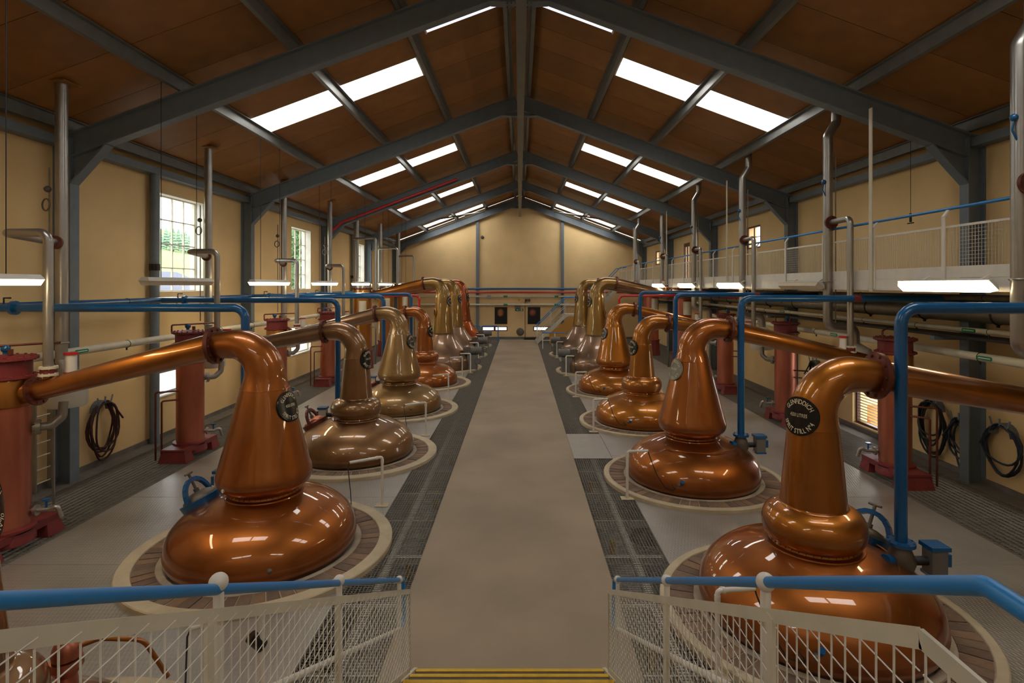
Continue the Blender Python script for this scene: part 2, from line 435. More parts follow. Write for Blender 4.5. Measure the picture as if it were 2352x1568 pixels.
# gratings: one panel object for each 1.08 m length
def free_x(y, lo, hi, s):
    for (cx, cy, rr) in RINGS:
        if cx * s > 0 and abs(y - cy) < rr:
            e = abs(cx) - math.sqrt(rr * rr - (y - cy) ** 2)
            hi = min(hi, e)
    return hi
def aisle_grating(s):
    lo = -AX0 if s < 0 else AX1; hi = -GX0 if s < 0 else GX1
    y = 4.64
    while y < 34.7:
        y1 = min(y + 1.08, 34.7)
        if s > 0 and y1 > 10.95 and y < 12.75:
            if y < 10.9: y1 = 10.94
            else: y = 12.76; continue
        m = MB(); step = 0.039; n = max(1, round((y1 - y - 0.01) / step))
        for i in range(n + 1):
            yy = y + 0.004 + (y1 - y - 0.012) * i / n
            e = free_x(yy, lo, hi, s) if True else hi
            if e > lo + 0.02: m.box((min(s * lo, s * e), yy, -0.009), (max(s * lo, s * e), yy + 0.0045, -0.001))
        nx = round((hi - lo) / step)
        for i in range(nx + 1):
            x = lo + (hi - lo - 0.005) * i / nx
            iv = [(y + 0.004, y1 - 0.006)]
            for (cx, cy, rr) in RINGS:
                d = abs(cx) - x
                if cx * s > 0 and d < rr:
                    h = math.sqrt(rr * rr - d * d); new = []
                    for (a, b) in iv:
                        if cy + h <= a or cy - h >= b: new.append((a, b)); continue
                        if a < cy - h: new.append((a, cy - h))
                        if b > cy + h: new.append((cy + h, b))
                    iv = new
            for (a, b) in iv:
                if b - a > 0.01: m.box((s * x - 0.0022, a, -0.012), (s * x + 0.0022, b, 0.0))
        m.build('grating_panel', M_grate, floor, smooth=False)
        y = y1
aisle_grating(-1); aisle_grating(1)
for s in (-1, 1):
    y = YB + 0.3
    while y < 34.5:
        m = MB(); step = 0.045; n = 24
        for i in range(n):
            yy = y + 0.005 + i * step
            m.box((min(s * WG0, s * WG1), yy, -0.018), (max(s * WG0, s * WG1), yy + 0.008, 0.0))
        for i in range(15):
            x = s * (WG0 + 0.01 + (WG1 - WG0 - 0.03) * i / 14)
            m.box((x - 0.003, y + 0.004, -0.02), (x + 0.003, y + 1.076, -0.003))
        m.build('grating_panel', M_grate, floor, smooth=False)
        y += 1.08

# ------------------------------------------------------------------ steel frames and purlins
def ibeam(mb, p, q, depth, wd, up, tw=0.02, tf=0.025):
    p = Vector(p); q = Vector(q); d = (q - p).normalized(); u = Vector(up); u = (u - d * u.dot(d)).normalized()
    o = u * (depth / 2 - tf / 2)
    mb.bar(p, q, tw, depth - 0.01, u); mb.bar(p + o, q + o, wd, tf, u); mb.bar(p - o, q - o, wd, tf, u)
frame_words = ['nearest the stair', 'second from the stair', 'third from the stair, carrying a red pipe', 'fourth from the stair', 'against the gable wall']
for i, y in enumerate(FR_Y):
    t = thing('portal_frame', 'blue-grey steel roof frame spanning the hall, ' + frame_words[i], 'steel frame', (0, y, 0), 'steel roof frames')
    for s in (-1, 1):
        m = MB(); ibeam(m, (s * 7.85, y, 0), (s * 7.85, y, zc(7.85) - 0.25), 0.3, 0.2, (1, 0, 0)); m.build('column', M_steel, t, smooth=False)
        m = MB(); a = (s * 0.05, y, zc(0.05) - 0.2 - 0.22); b = (s * 7.8, y, zc(7.8) - 0.2 - 0.22); ibeam(m, a, b, 0.40, 0.2, (0, 0, 1)); m.build('rafter', M_steel, t, smooth=False)
        m = MB(); zr = lambda x: zc(x) - 0.63
        m.prism([(s * 7.70, y - 0.012, 5.16), (s * 7.12, y - 0.012, zr(7.12)), (s * 7.70, y - 0.012, zr(7.7) + 0.1)], (0, 0.024, 0))
        m.bar((s * 7.72, y, 5.14), (s * 7.10, y, zr(7.10) - 0.005), 0.2, 0.025, (0, 0, 1)); m.build('haunch', M_steel, t, smooth=False)
        m = MB()
        m.prism([(s * 0.0, y - 0.012, zr(0) - 0.20), (s * 0.25, y - 0.012, zr(0) - 0.20), (s * 0.50, y - 0.012, zr(0.5)), (s * 0.0, y - 0.012, zr(0.1))], (0, 0.024, 0))
        m.bar((s * 0.02, y, zr(0) - 0.2), (s * 0.25, y, zr(0) - 0.2), 0.2, 0.022); m.bar((s * 0.25, y, zr(0) - 0.2), (s * 0.5, y, zr(0.5)), 0.2, 0.022)
        m.build('apex_gusset', M_steel, t, smooth=False)
        m = MB()
        for dy in (-0.07, 0.07):
            for dx in (0.07, 0.14, 0.21): m.cyl((s * dx, y + dy, zr(0) - 0.235), (s * dx, y + dy, zr(0) - 0.2), 0.013, 6)
        m.build('bolts', M_steel2, t, kind='stuff')
    MB().cbox((0, y, zr(0) - 0.05), (0.03, 0.2, 0.4)).build('apex_plate', M_steel, t, smooth=False)
for s in (-1, 1):
    for k, x in enumerate(PX):
        m = MB(); z = zc(x)
        m.box((s * x - 0.006, YB, z - 0.19), (s * x + 0.006, YE, z - 0.005))
        m.box((s * x - 0.006 if s > 0 else s * x - 0.075, YB, z - 0.2), (s * x + 0.075 if s > 0 else s * x + 0.006, YE, z - 0.19))
        m.box((s * x - 0.075 if s > 0 else s * x - 0.006, YB, z - 0.014), (s * x + 0.006 if s > 0 else s * x + 0.075, YE, z - 0.004))
        o = m.build('purlin', M_steel2, smooth=False)
        tag(o, 'long grey steel purlin under the brown ceiling, %s from the ridge on the %s' % (ORD[k], SIDE[s]), 'purlin', 'roof purlins')
    struct('trim_%d' % (5 + (s > 0)), MB().box((min(s * 7.76, s * XW), YB, 5.78), (max(s * 7.76, s * XW), YE, 5.93)), M_steel)
m = MB(); ibeam(m, (0.03, YB, 7.88), (0.03, YE, 7.88), 0.26, 0.17, (0, 0, 1)); o = m.build('hoist_beam', M_steel2, smooth=False)
tag(o, 'long steel hoist beam running below the ridge down the hall', 'beam')
for i, x in enumerate((-2.65, 2.72)):
    struct('trim_%d' % (i + 1), MB().box((x - 0.09, YE - 0.14, 0), (x + 0.09, YE, zc(x) - 0.6)), M_steel)
# wind braces in the last bay
for s in (-1, 1):
    o = MB().cyl((s * 2.2, 34.9, zc(2.2) - 0.28), (s * 5.9, 29.3, zc(5.9) - 0.28), 0.05, 10).build('wind_brace', M_steel2)
    tag(o, 'slanting steel roof brace before the gable wall, %s' % SIDE[s], 'brace')
# white troughs under the rafters beside the ridge
for i, y in enumerate(FR_Y[:3]):
    for s in (-1, 1):
        t = thing('ridge_light', 'slim white light trough under the %s roof frame by the ridge, %s' % (ORD[i], SIDE[s]), 'light', (s * 1.0, y + 0.32, zc(1.0) - 0.6), 'ridge light troughs')
        def pt(x, dz): return (s * x, y + 0.32, zc(x) - 0.5 + dz)
        MB().bar(pt(0.36, 0), pt(1.68, 0), 0.16, 0.05).build('diffuser', E_trough, t, smooth=False)
        m = MB().bar(pt(0.36, 0.05), pt(1.68, 0.05), 0.18, 0.04); m.bar(pt(0.33, 0.02), pt(0.36, 0.02), 0.19, 0.12); m.bar(pt(1.68, 0.02), pt(1.71, 0.02), 0.19, 0.12); m.build('casing', M_white, t, smooth=False)
        MB().bar(pt(1.0, 0.04), pt(1.0, 0.30), 0.02, 0.02, (0, 1, 0)).build('bracket', M_steel, t, smooth=False)

# ------------------------------------------------------------------ windows
def portal(loc, rot, sx, sy):
    li = bpy.data.lights.new('window_portal', 'AREA'); li.shape = 'RECTANGLE'; li.size = sx; li.size_y = sy; li.cycles.is_portal = True
    o = bpy.data.objects.new('window_portal', li); COL.objects.link(o); o.location = loc; o.rotation_euler = rot; o['kind'] = 'helper'
pane_cache = {}
def pane(root, x, y0, y1, z0, z1):
    k = (round(y1 - y0, 3), round(z1 - z0, 3))
    if k not in pane_cache:
        me = bpy.data.meshes.new('pane'); dy, dz = k; b = MB().box((-0.003, -dy / 2, -dz / 2), (0.003, dy / 2, dz / 2)); me.from_pydata(b.v, [], b.f); me.materials.append(M_glass); pane_cache[k] = me
    o = bpy.data.objects.new('pane', pane_cache[k]); COL.objects.link(o); o.parent = root
    o.location = Vector((x, (y0 + y1) / 2, (z0 + z1) / 2)) - root.location
def grid_window(x, y0, y1, z0, z1, ny, nz, m, fw=0.035, bw=0.022):
    global wn
    r_ = sempty('window_%d' % wn, (x, (y0 + y1) / 2, z0)); wn += 1
    f = MB()
    for (a, b, c, d) in ((y0, y1, z0, z0 + fw), (y0, y1, z1 - fw, z1), (y0, y0 + fw, z0 + fw, z1 - fw), (y1 - fw, y1, z0 + fw, z1 - fw)):
        f.box((x - 0.03, a, c), (x + 0.03, b, d))
    f.build('window_frame', m, r_, smooth=False)
    Y = [y0 + (y1 - y0) * i / ny for i in range(ny + 1)]; Z = [z0 + (z1 - z0) * i / nz for i in range(nz + 1)]
    for i in range(1, ny): MB().box((x - 0.02, Y[i] - bw / 2, z0 + fw), (x + 0.02, Y[i] + bw / 2, z1 - fw)).build('glazing_bar', m, r_, smooth=False)
    for i in range(1, nz): MB().box((x - 0.024, y0 + fw, Z[i] - bw / 2), (x + 0.024, y1 - fw, Z[i] + bw / 2)).build('glazing_bar', m, r_, smooth=False)
    for i in range(ny):
        for j in range(nz): pane(r_, x, Y[i] + bw / 2, Y[i + 1] - bw / 2, Z[j] + bw / 2, Z[j + 1] - bw / 2)
    return r_
def louvre_window(x, y0, y1, z0, zt, z1, m, tilt, n=8, sl=None, hk=.82):
    global wn
    r_ = sempty('window_%d' % wn, (x, (y0 + y1) / 2, z0)); wn += 1
    f = MB(); fw = 0.05
    bars = [(y0, y1, z0, z0 + fw), (y0, y1, z1 - fw, z1), (y0, y0 + fw, z0 + fw, z1 - fw), (y1 - fw, y1, z0 + fw, z1 - fw)]
    if zt: bars.append((y0, y1, zt - 0.04, zt + 0.04))
    for (a, b, c, d) in bars: f.box((x - 0.04, a, c), (x + 0.04, b, d))
    f.build('window_frame', m, r_, smooth=False)
    if zt: pane(r_, x, y0 + fw, y1 - fw, zt + 0.04, z1 - fw)
    top = zt - 0.04 if zt else z1 - fw
    for i in range(n):
        z = z0 + fw + (top - z0 - fw) * (i + 0.5) / n; h = (top - z0 - fw) / n * hk / 1.5
        MB().bar((x, y0 + fw, z), (x, y1 - fw, z), 0.006, h * 1.5, (math.sin(tilt), 0, math.cos(tilt))).build('slat', sl or M_glass, r_, smooth=False)
    return r_
for y in WL:
    grid_window(-XW - 0.24, y, y + 1.82, 3.25, 5.47, 4, 4, M_white2)
    louvre_window(-XW - 0.15, y, y + 1.82, 0.93, 1.45, 1.92, M_white2 if y > 15 else M_galv, 0.9, 6)
    q = MB()
    for (z0, z1) in ((3.25, 5.47), (0.93, 1.92)):
        q.box((-XW - .34, y, z0), (-XW - .001, y + .012, z1)); q.box((-XW - .34, y + 1.808, z0), (-XW - .001, y + 1.82, z1)); q.box((-XW - .34, y, z1 - .012), (-XW - .001, y + 1.82, z1)); q.box((-XW - .34, y, z0), (-XW - .001, y + 1.82, z0 + .012))
    struct('trim_%d' % (50 + int(y)), q, M_white)
    portal((-XW - 0.1, y + 0.91, 4.36), (0, -PI / 2, 0), 2.2, 1.8)
    struct('trim_%d' % (10 + int(y)), MB().box((-XW - 0.12, y - 0.03, 0.90), (-XW + 0.03, y + 1.85, 0.93)), M_white)
louvre_window(XW + 0.12, 12.45, 13.38, 0.12, 0.95, 1.9, M_brown, 1.15, 11, M_galv, .5)
grid_window(XW + 0.04, 18.5, 19.62, 4.66, 5.42, 2, 2, M_brown, 0.05)
grid_window(XW + 0.04, 31.3, 32.75, 4.6, 5.37, 2, 2, M_brown, 0.05)
d_ = sempty('door_1', (XW + 0.04, 26.6, 3.45))
m = MB(); m.box((XW + 0.005, 26.15, 3.45), (XW + 0.08, 26.27, 5.42)); m.box((XW + 0.005, 26.98, 3.45), (XW + 0.08, 27.1, 5.42)); m.box((XW + 0.005, 26.27, 5.25), (XW + 0.08, 26.98, 5.42)); m.box((XW + 0.005, 26.6, 3.45), (XW + 0.08, 26.66, 5.25))
m.build('door_frame', M_brown, d_, smooth=False)
MB().box((XW + 0.03, 26.27, 3.45), (XW + 0.04, 26.6, 5.25)).build('pane', M_glass, d_, smooth=False); MB().box((XW + 0.03, 26.66, 3.45), (XW + 0.04, 26.98, 5.25)).build('pane', M_glass, d_, smooth=False)
for (a, b) in ((-2.38, -1.57), (-1.57, -0.76), (0.88, 2.0)):
    r_ = sempty('window_%d' % wn, ((a + b) / 2, YE + 0.1, 0.5)); wn += 1
    m = MB(); fw = 0.06
    for (x0, x1, z0, z1) in ((a, b, 0.5, 0.56), (a, b, 0.74, 0.8), (a, a + fw, 0.56, 0.74), (b - fw, b, 0.56, 0.74)): m.box((x0, YE + 0.06, z0), (x1, YE + 0.14, z1))
    m.build('window_frame', M_brown, r_, smooth=False)
    for i in range(3): MB().box((a + fw, YE + 0.08, 0.585 + 0.055 * i), (b - fw, YE + 0.12, 0.60 + 0.055 * i)).build('slat', M_lampbody, r_, smooth=False)

# ------------------------------------------------------------------ outside
struct('ground', MB().prism([(-160, -80, -0.6), (-160, 260, -0.6), (160, 260, -0.6), (160, -80, -0.6)][::-1], (0, 0, -0.3)), mat('yard_gravel', (170, 166, 156), 0.9))
m = MB(); n = 24
for i in range(n + 1):
    for j in range(13):
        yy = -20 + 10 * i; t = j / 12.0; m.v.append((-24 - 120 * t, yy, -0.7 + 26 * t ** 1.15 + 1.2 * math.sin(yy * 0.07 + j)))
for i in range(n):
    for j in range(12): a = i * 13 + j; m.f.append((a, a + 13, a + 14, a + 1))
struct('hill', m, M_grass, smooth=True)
def leafy_tree(c, r, h, label):
    t = thing('tree', label, 'tree', c, 'trees close outside the tall windows')
    m = MB()
    for k in range(1500):
        d = V(random.gauss(0, 1), random.gauss(0, 1), random.gauss(0, 1)).normalized() * (0.55 + 0.45 * random.random())
        p = V(c[0] + d.x * r, c[1] + d.y * r, c[2] + h * 0.58 + d.z * h * 0.42)
        a = V(random.gauss(0, 1), random.gauss(0, 1), random.gauss(0, 1)).normalized(); b = a.orthogonal().normalized(); q = .12 + .12 * random.random()
        m.add([p - a * q * 1.6, p + b * q * .7, p + a * q * 1.6, p - b * q * .7], [(0, 1, 2, 3)])
    m.build('foliage', M_leaf, t, smooth=False, kind='stuff')
    MB().tube([(c[0], c[1], c[2]), (c[0] + .1, c[1], c[2] + h * 0.4), (c[0], c[1] + .1, c[2] + h * .8)], [r * 0.12, r * 0.08, r * .03], 8).build('trunk', mat('bark', (80, 66, 50), 0.9), t)
def conifer(c, r, h, label):
    t = thing('conifer', label, 'tree', c, 'conifers on the hill outside')
    m = MB()
    for k in range(7):
        z = h * (.12 + .125 * k); rr = r * (1 - .12 * k); q = []
        for j in range(14): q.append(rr * (1 if j % 2 else .72) * (.85 + .3 * random.random()))
        vs = [(c[0], c[1], c[2] + z + h * .2)] + [(c[0] + q[j] * math.cos(2 * PI * j / 14), c[1] + q[j] * math.sin(2 * PI * j / 14), c[2] + z - .05 * h * random.random()) for j in range(14)]
        m.add(vs, [(0, 1 + j, 1 + (j + 1) % 14) for j in range(14)] + [tuple(range(14, 0, -1))])
    m.build('foliage', mat('haze_tinted_needles', (126, 148, 124), .95, var=.1), t, smooth=False); MB().cyl(c, (c[0], c[1], c[2] + h * .7), .12, 8).build('trunk', mat('bark', (80, 66, 50), 0.9), t)  # distance haze is put into the paler needle colour
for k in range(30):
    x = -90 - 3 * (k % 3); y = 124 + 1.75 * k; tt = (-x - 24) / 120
    conifer((x, y, -0.9 + 26 * tt ** 1.15), 1.5, 4.4 + random.random() * 1.8, 'haze-tinted conifer on the hill seen through the large window near the stair')
for k, (x, y, r, h) in enumerate([(-15, 41, 2.2, 10), (-20.5, 48, 2.4, 11), (-14.5, 51, 2.2, 8), (-20, 57, 2.4, 9), (-15, 62, 2.2, 9), (-14.5, 72, 2.4, 9)]):
    leafy_tree((x, y, -0.6), r, h, 'leafy green tree close outside the second and third tall windows')
t = thing('outbuilding', 'grey building with slate roof outside the tall window', 'building', (-20, 30, -0.6))
MB().box((-24, 24, -0.6), (-17, 33, 2.6)).build('wall', M_outbld, t, smooth=False)
MB().prism([(-24.4, 23.7, 2.6), (-16.6, 23.7, 2.6), (-20.5, 23.7, 4.2)], (0, 9.6, 0)).build('roof', M_slate, t, smooth=False)
t = thing('skip', 'orange metal skip outside the low brown-framed louvre window', 'skip', (10.6, 16.4, -0.6))
MB().prism([(9.8, 15.4, -0.6), (11.4, 15.4, -0.6), (11.7, 15.4, 0.05), (9.5, 15.4, 0.05)], (0, 2.2, 0)).build('body', M_orange, t, smooth=False)
MB().box((9.45, 15.35, 0.05), (11.75, 17.65, 0.12)).build('rim', M_orange, t, smooth=False)

# ------------------------------------------------------------------ lettering
glyphs = {}
def glyph(ch):
    if ch not in glyphs:
        cu = bpy.data.curves.new('glyph', 'FONT'); cu.body = ch; cu.size = 1.0; cu.resolution_u = 3; cu.offset = 0.012
        ob = bpy.data.objects.new('glyph', cu); COL.objects.link(ob)
        bpy.context.view_layer.update()
        me = bpy.data.meshes.new_from_object(ob.evaluated_get(bpy.context.evaluated_depsgraph_get()))
        vs = [tuple(v.co) for v in me.vertices]; fs = [tuple(p.vertices) for p in me.polygons]
        bpy.data.objects.remove(ob); bpy.data.curves.remove(cu); bpy.data.meshes.remove(me)
        xs = [v[0] for v in vs] or [0, .3]
        glyphs[ch] = ([(v[0] - min(xs), v[1], 0) for v in vs], fs, max(xs) - min(xs))
    return glyphs[ch]
def text_run(items, size, sx):
    """widths of characters laid side by side"""
    ws = []
    for ch in items: ws.append(0.28 * size * sx if ch == ' ' else glyph(ch)[2] * size * sx + 0.07 * size)
    return ws
def arc_text(mb, txt, rad, a_mid, size, sx, put, inward=False):
    ws = text_run(txt, size, sx); tot = sum(ws); sgn = 1 if inward else -1
    a = a_mid - sgn * tot / rad / 2
    for ch, wd in zip(txt, ws):
        am = a + sgn * wd / rad / 2; a += sgn * wd / rad
        if ch == ' ': continue
        vs, fs, gw = glyph(ch)
        up = V(math.cos(am), math.sin(am)) if not inward else V(-math.cos(am), -math.sin(am))
        ri = V(up.y, -up.x); o = V(math.cos(am), math.sin(am)) * rad
        q = []
        for (x, y, _) in vs:
            p = o + ri * ((x - gw / 2) * size * sx) + up * ((y - 0.35) * size); q.append(put(p.x, p.y))
        mb.add(q, fs)
def line_text(mb, txt, cx, cy, size, sx, put):
    ws = text_run(txt, size, sx); x0 = cx - sum(ws) / 2
    for ch, wd in zip(txt, ws):
        if ch != ' ':
            vs, fs, gw = glyph(ch)
            mb.add([put(x0 + (x * size * sx) + 0.03 * size, cy + (y - 0.35) * size) for (x, y, _) in vs], fs)
        x0 += wd

def sign(parent, X, Y, Z, az, tilt, rad, kind_txt, num, m=None, Rb=.35):
    """round enamel sign; az = compass direction it faces, tilt = lean back of the face"""
    n = V(math.cos(az) * math.cos(tilt), math.sin(az) * math.cos(tilt), math.sin(tilt)); u = V(-math.sin(az), math.cos(az), 0); v = n.cross(u)
    c = V(X, Y, Z)
    def put(a, b, h=None):
        return c + u * (Rb * math.sin(a / Rb)) + v * b + n * (0.022 - Rb * (1 - math.cos(a / Rb)))
    m1 = MB(); N = 36; K = 4; vs = []; fs = []
    vs.append(c + n * 0.018)
    for k in range(1, K + 1):
        for j in range(N):
            t = 2 * PI * j / N; a = rad * k / K * math.cos(t); b = rad * k / K * math.sin(t); vs.append(put(a, b) - n * 0.004)
    for j in range(N): fs.append((0, 1 + j, 1 + (j + 1) % N))
    for k in range(K - 1):
        for j in range(N): a0 = 1 + k * N + j; a1 = 1 + k * N + (j + 1) % N; fs.append((a0, a0 + N, a1 + N, a1))
    b0 = 1 + (K - 1) * N; e0 = len(vs)
    for j in range(N): vs.append(vs[b0 + j] - n * 0.02)
    for j in range(N): fs.append((b0 + j, e0 + j, e0 + (j + 1) % N, b0 + (j + 1) % N))
    fs.append(tuple(e0 + j for j in range(N - 1, -1, -1)))
    m1.add(vs, fs); sg = m1.build('sign', m or M_black, parent)
    m2 = MB()
    arc_text(m2, 'GLENFIDDICH', rad * 0.76, PI / 2, rad * 0.34, 0.78, put)
    line_text(m2, ('4550 LITRES' if kind_txt == 'SPIRIT' else '9100 LITRES'), 0, rad * 0.06, rad * 0.26, 0.62, put)
    arc_text(m2, '%s STILL N\u00ba%d' % (kind_txt, num), rad * 0.76, -PI / 2, rad * 0.34, 0.72, put, inward=True)
    m2.build('lettering', M_letter, sg, smooth=False)
    return sg

# ------------------------------------------------------------------ stills
POT = [(1.04, 0.0), (1.10, 0.06), (1.13, 0.14), (1.13, 0.23), (1.09, 0.36), (1.0, 0.48), (0.86, 0.585), (0.68, 0.665), (0.55, 0.712), (0.455, 0.745)]
BALL = [(0.41, 0.775), (0.425, 0.785), (0.455, 0.81), (0.48, 0.855), (0.492, 0.91), (0.493, 0.965), (0.480, 1.02), (0.452, 1.07), (0.41, 1.108), (0.36, 1.132), (0.328, 1.143), (0.317, 1.16)]
LANT = [(0.43, 0.79), (0.45, 0.805), (0.50, 0.84), (0.55, 0.89), (0.573, 0.95), (0.575, 1.0), (0.562, 1.06), (0.545, 1.12)]
WPOT = [(1.26, 0), (1.30, 0.08), (1.31, 0.30), (1.28, 0.46), (1.18, 0.60), (1.02, 0.73), (0.84, 0.88), (0.68, 1.05), (0.56, 1.22), (0.48, 1.36), (0.455, 1.42)]
def smooth_prof(p, k=4):
    out = []; P = [p[0]] + list(p) + [p[-1]]
    for i in range(1, len(P) - 2):
        for j in range(k):
            t = j / k; q = []
            for d in (0, 1):
                a, b, c, e = P[i - 1][d], P[i][d], P[i + 1][d], P[i + 2][d]
                q.append(0.5 * (2 * b + (c - a) * t + (2 * a - 5 * b + 4 * c - e) * t * t + (3 * b - a - 3 * c + e) * t ** 3))
            out.append((max(0.001, q[0]), q[1]))
    out.append(p[-1]); return out
def pot_radius(prof, z):
    for (r0, z0), (r1, z1) in zip(prof, prof[1:]):
        if z0 <= z <= z1: return r0 + (r1 - r0) * (z - z0) / max(1e-6, z1 - z0)
    return prof[-1][0]

def manhole(root, X, Y, prof, az, z, blue, n=20):
    r = pot_radius(prof, z); dz = 0.04; dr = pot_radius(prof, z + dz) - pot_radius(prof, z - dz)
    nn = V(math.cos(az) * 2 * dz, math.sin(az) * 2 * dz, -dr).normalized(); c = V(X + r * math.cos(az), Y + r * math.sin(az), z)
    t = V(-math.sin(az), math.cos(az), 0); b = nn.cross(t)
    M = Matrix((t, b, nn)).transposed()
    frame = M_blue if blue else C_flange
    MB().lathe([(0.235, -0.05), (0.245, 0.02), (0.25, 0.055), (0.20, 0.06)], c, n, M=M).build('manhole_ring', frame, root)
    lid = MB().lathe([(0.205, 0.055), (0.20, 0.075), (0.15, 0.12), (0.08, 0.145), (0.005, 0.15)], c, n, M=M).build('manhole_lid', M_cast if blue else C_pink, root)
    pts = [c + t * (0.24 * math.cos(a)) + nn * (0.07 + 0.25 * math.sin(a)) for a in [PI * k / 10 for k in range(11)]]
    m = MB()
    for a, q in zip(pts, pts[1:]): m.bar(a, q, 0.05, 0.045, b)
    m.build('clamp_arch', frame, root, smooth=False)
    m = MB().cyl(c + nn * 0.14, c + nn * 0.40, 0.018, 10); m.cyl(c + nn * 0.40 - t * 0.07, c + nn * 0.40 + t * 0.07, 0.014, 8); m.cyl(c + nn * 0.15, c + nn * 0.19, 0.035, 10); m.build('clamp_screw', M_cast, root)

def still(s, X, Y, kind, mats, num, saz, label, mh_az=None, blue=True, detail=True, arm_m=None, signmat=None, ring_pipe=False, tilt=0.0, sz=None):
    big = kind == 'wash'
    t = thing('wash_still' if big else 'spirit_still', label, 'still', (X, Y, 0), 'copper stills beside the aisle')
    pm, nm = mats; n = 72 if detail else 44
    if not big:
        prof = smooth_prof(POT); MB().lathe(prof, (X, Y, 0), n).build('pot', pm, t)
        m = MB().lathe([(0.455, 0.735), (0.47, 0.745), (0.47, 0.755), (0.43, 0.765), (0.42, 0.795), (0.40, 0.80)], (X, Y, 0), n)
        m.ring((X, Y, 0.742), (0, 0, 1), 0.462, 0.012, n); c_ = m.build('collar', pm, t)
        if detail:
            m = MB()
            for k in range(40):
                a = 2 * PI * k / 40; m.ball((X + 0.425 * math.cos(a), Y + 0.425 * math.sin(a), 0.778), 0.008, 6, 4)
            m.build('rivets', C_flange, c_, kind='stuff')
        if kind == 'ball':
            MB().lathe(smooth_prof(BALL), (X, Y, 0), n).build('boil_ball', nm, t)
            zs, zt, r0, r1 = 2.06, 2.48, 0.317, 0.232
            body = [(r0 + (r1 + 0.012 - r0) * k / 8, 1.16 + (zs - 0.12 - 1.16) * k / 8) for k in range(9)]
        else:
            zs, zt, r0, r1 = 2.24, 2.64, 0.545, 0.225
            low = smooth_prof(LANT); body = low + [(0.545 + (0.295 - 0.545) * k / 8, 1.12 + (2.08 - 1.12) * k / 8) for k in range(1, 9)]
        m = MB().lathe(body, (X, Y, 0), n); m.ring((X, Y, body[-1][1]), (0, 0, 1), body[-1][0], .004, n, 5); m.build('neck', nm, t)
        rl, zl = body[-1]
        br = 0.40; ex = 0.64; re = 0.165
    else:
        prof = smooth_prof(WPOT); MB().lathe(prof, (X, Y, 0), n).build('pot', pm, t)
        m = MB().lathe([(0.455, 1.40), (0.475, 1.41), (0.475, 1.43), (0.44, 1.45), (0.42, 1.46)], (X, Y, 0), n); m.build('collar', pm, t)
        zs, zt = 3.02, 3.50
        body = [(0.435 + (0.295 - 0.435) * (k / 8) ** 0.8, 1.46 + (2.92 - 1.46) * k / 8) for k in range(9)]
        MB().lathe(body, (X, Y, 0), n).build('neck', nm, t)
        rl, zl = body[-1]; br = 0.44; ex = 0.78; re = 0.205
    # goose neck
    pts = [(0, zl), (0, zs)] ; rad = [rl, rl - (0.02 if kind != 'lantern' else 0.045)]
    K = 12; ra = rad[1]
    for k in range(1, K + 1):
        a = PI / 2 * k / K; pts.append((br - br * math.cos(a), zs + (zt - zs) * math.sin(a))); rad.append(ra + (re + 0.02 - ra) * k / K)
    pts.append((ex, zt - 0.015)); rad.append(re)
    P = [(X + s * a, Y, b) for a, b in pts]
    if kind == 'lantern': P = [P[0]] + [((P[0][0] * (1 - q) + P[1][0] * q), Y, P[0][2] * (1 - q) + P[1][2] * q) for q in (0.5,)] + P[1:]; rad = [rad[0], (rad[0] + rad[1]) / 2 - 0.004] + rad[1:]
    MB().tube(P, rad, 40 if detail else 28).build('goose_neck', nm, t)
    m = MB(); flange(m, (X + s * (ex + 0.01), Y, zt - 0.015), (s, 0, -0.12), re + 0.075, 0.05, 10, 28); m.build('neck_flange', C_flange, t)
    cx = s * (6.62 if not big else 6.45); cr = 0.25 if not big else 0.36
    ze = 2.03 if not big else 3.02
    a = V(X + s * ex, Y, zt - 0.015); b = V(cx - s * (cr + 0.12), Y, ze); c = V(cx - s * (cr - 0.04), Y, ze - 0.02)
    r_e = 0.125 if not big else 0.15
    arm = MB().tube([a, a.lerp(b, .33), a.lerp(b, .66), b, c], [re, re + (r_e - re) * .33, re + (r_e - re) * .66, r_e, r_e * 0.96], 28).build('lyne_arm', arm_m or C_arm, t)
    m = MB(); d = (b - a).normalized(); flange(m, b - d * 0.02, d, r_e + 0.06, 0.035, 10, 24); m.build('arm_flange', C_flange, t)
    if big:
        aw = R(-139) if (s < 0 and num != 1) else R(-30) if s < 0 else R(-25); zz = 2.27; rr = pot_radius(body, zz); cc = V(X + (rr - .01) * math.cos(aw), Y + (rr - .01) * math.sin(aw), zz); tw = V(-math.sin(aw), math.cos(aw), 0); nw = V(math.cos(aw), math.sin(aw), .08)
        ov = [cc + tw * (.075 * math.cos(q)) + V(0, 0, .17 * math.sin(q)) + nw * .0 for q in [2 * PI * k / 20 for k in range(21)]]
        wv = MB().tube([p + nw * .03 for p in ov], .022, 8, caps=False).build('sight_window', C_brass, t)
        MB().prism([p + nw * .012 for p in ov[:-1]], nw * .016).build('sight_pane', M_black, wv, smooth=False)
    if saz is not None:
        z = sz or ({'ball': 1.80, 'lantern': 1.86, 'wash': 2.75}[kind])
        rr = pot_radius(body, z); rs = 0.195 if not big else 0.21
        sl = {'ball': 0.08, 'lantern': 0.26, 'wash': 0.08}[kind]
        sign(t, X + (rr + 0.012) * math.cos(saz), Y + (rr + 0.012) * math.sin(saz), z, saz, sl, rs, 'WASH' if big else 'SPIRIT', num, signmat, rr + .05)
    if mh_az is not None: manhole(t, X, Y, prof, mh_az, 0.60 if not big else 0.95, blue)
    if kind == 'lantern' and s < 0:
        a_ = R(-119); nv = V(math.cos(a_), math.sin(a_), 0); c_ = V(X, Y, .93) + nv * .565
        MB().cyl(c_, c_ + nv * .018, .022, 14).build('white_plug', M_white, t)
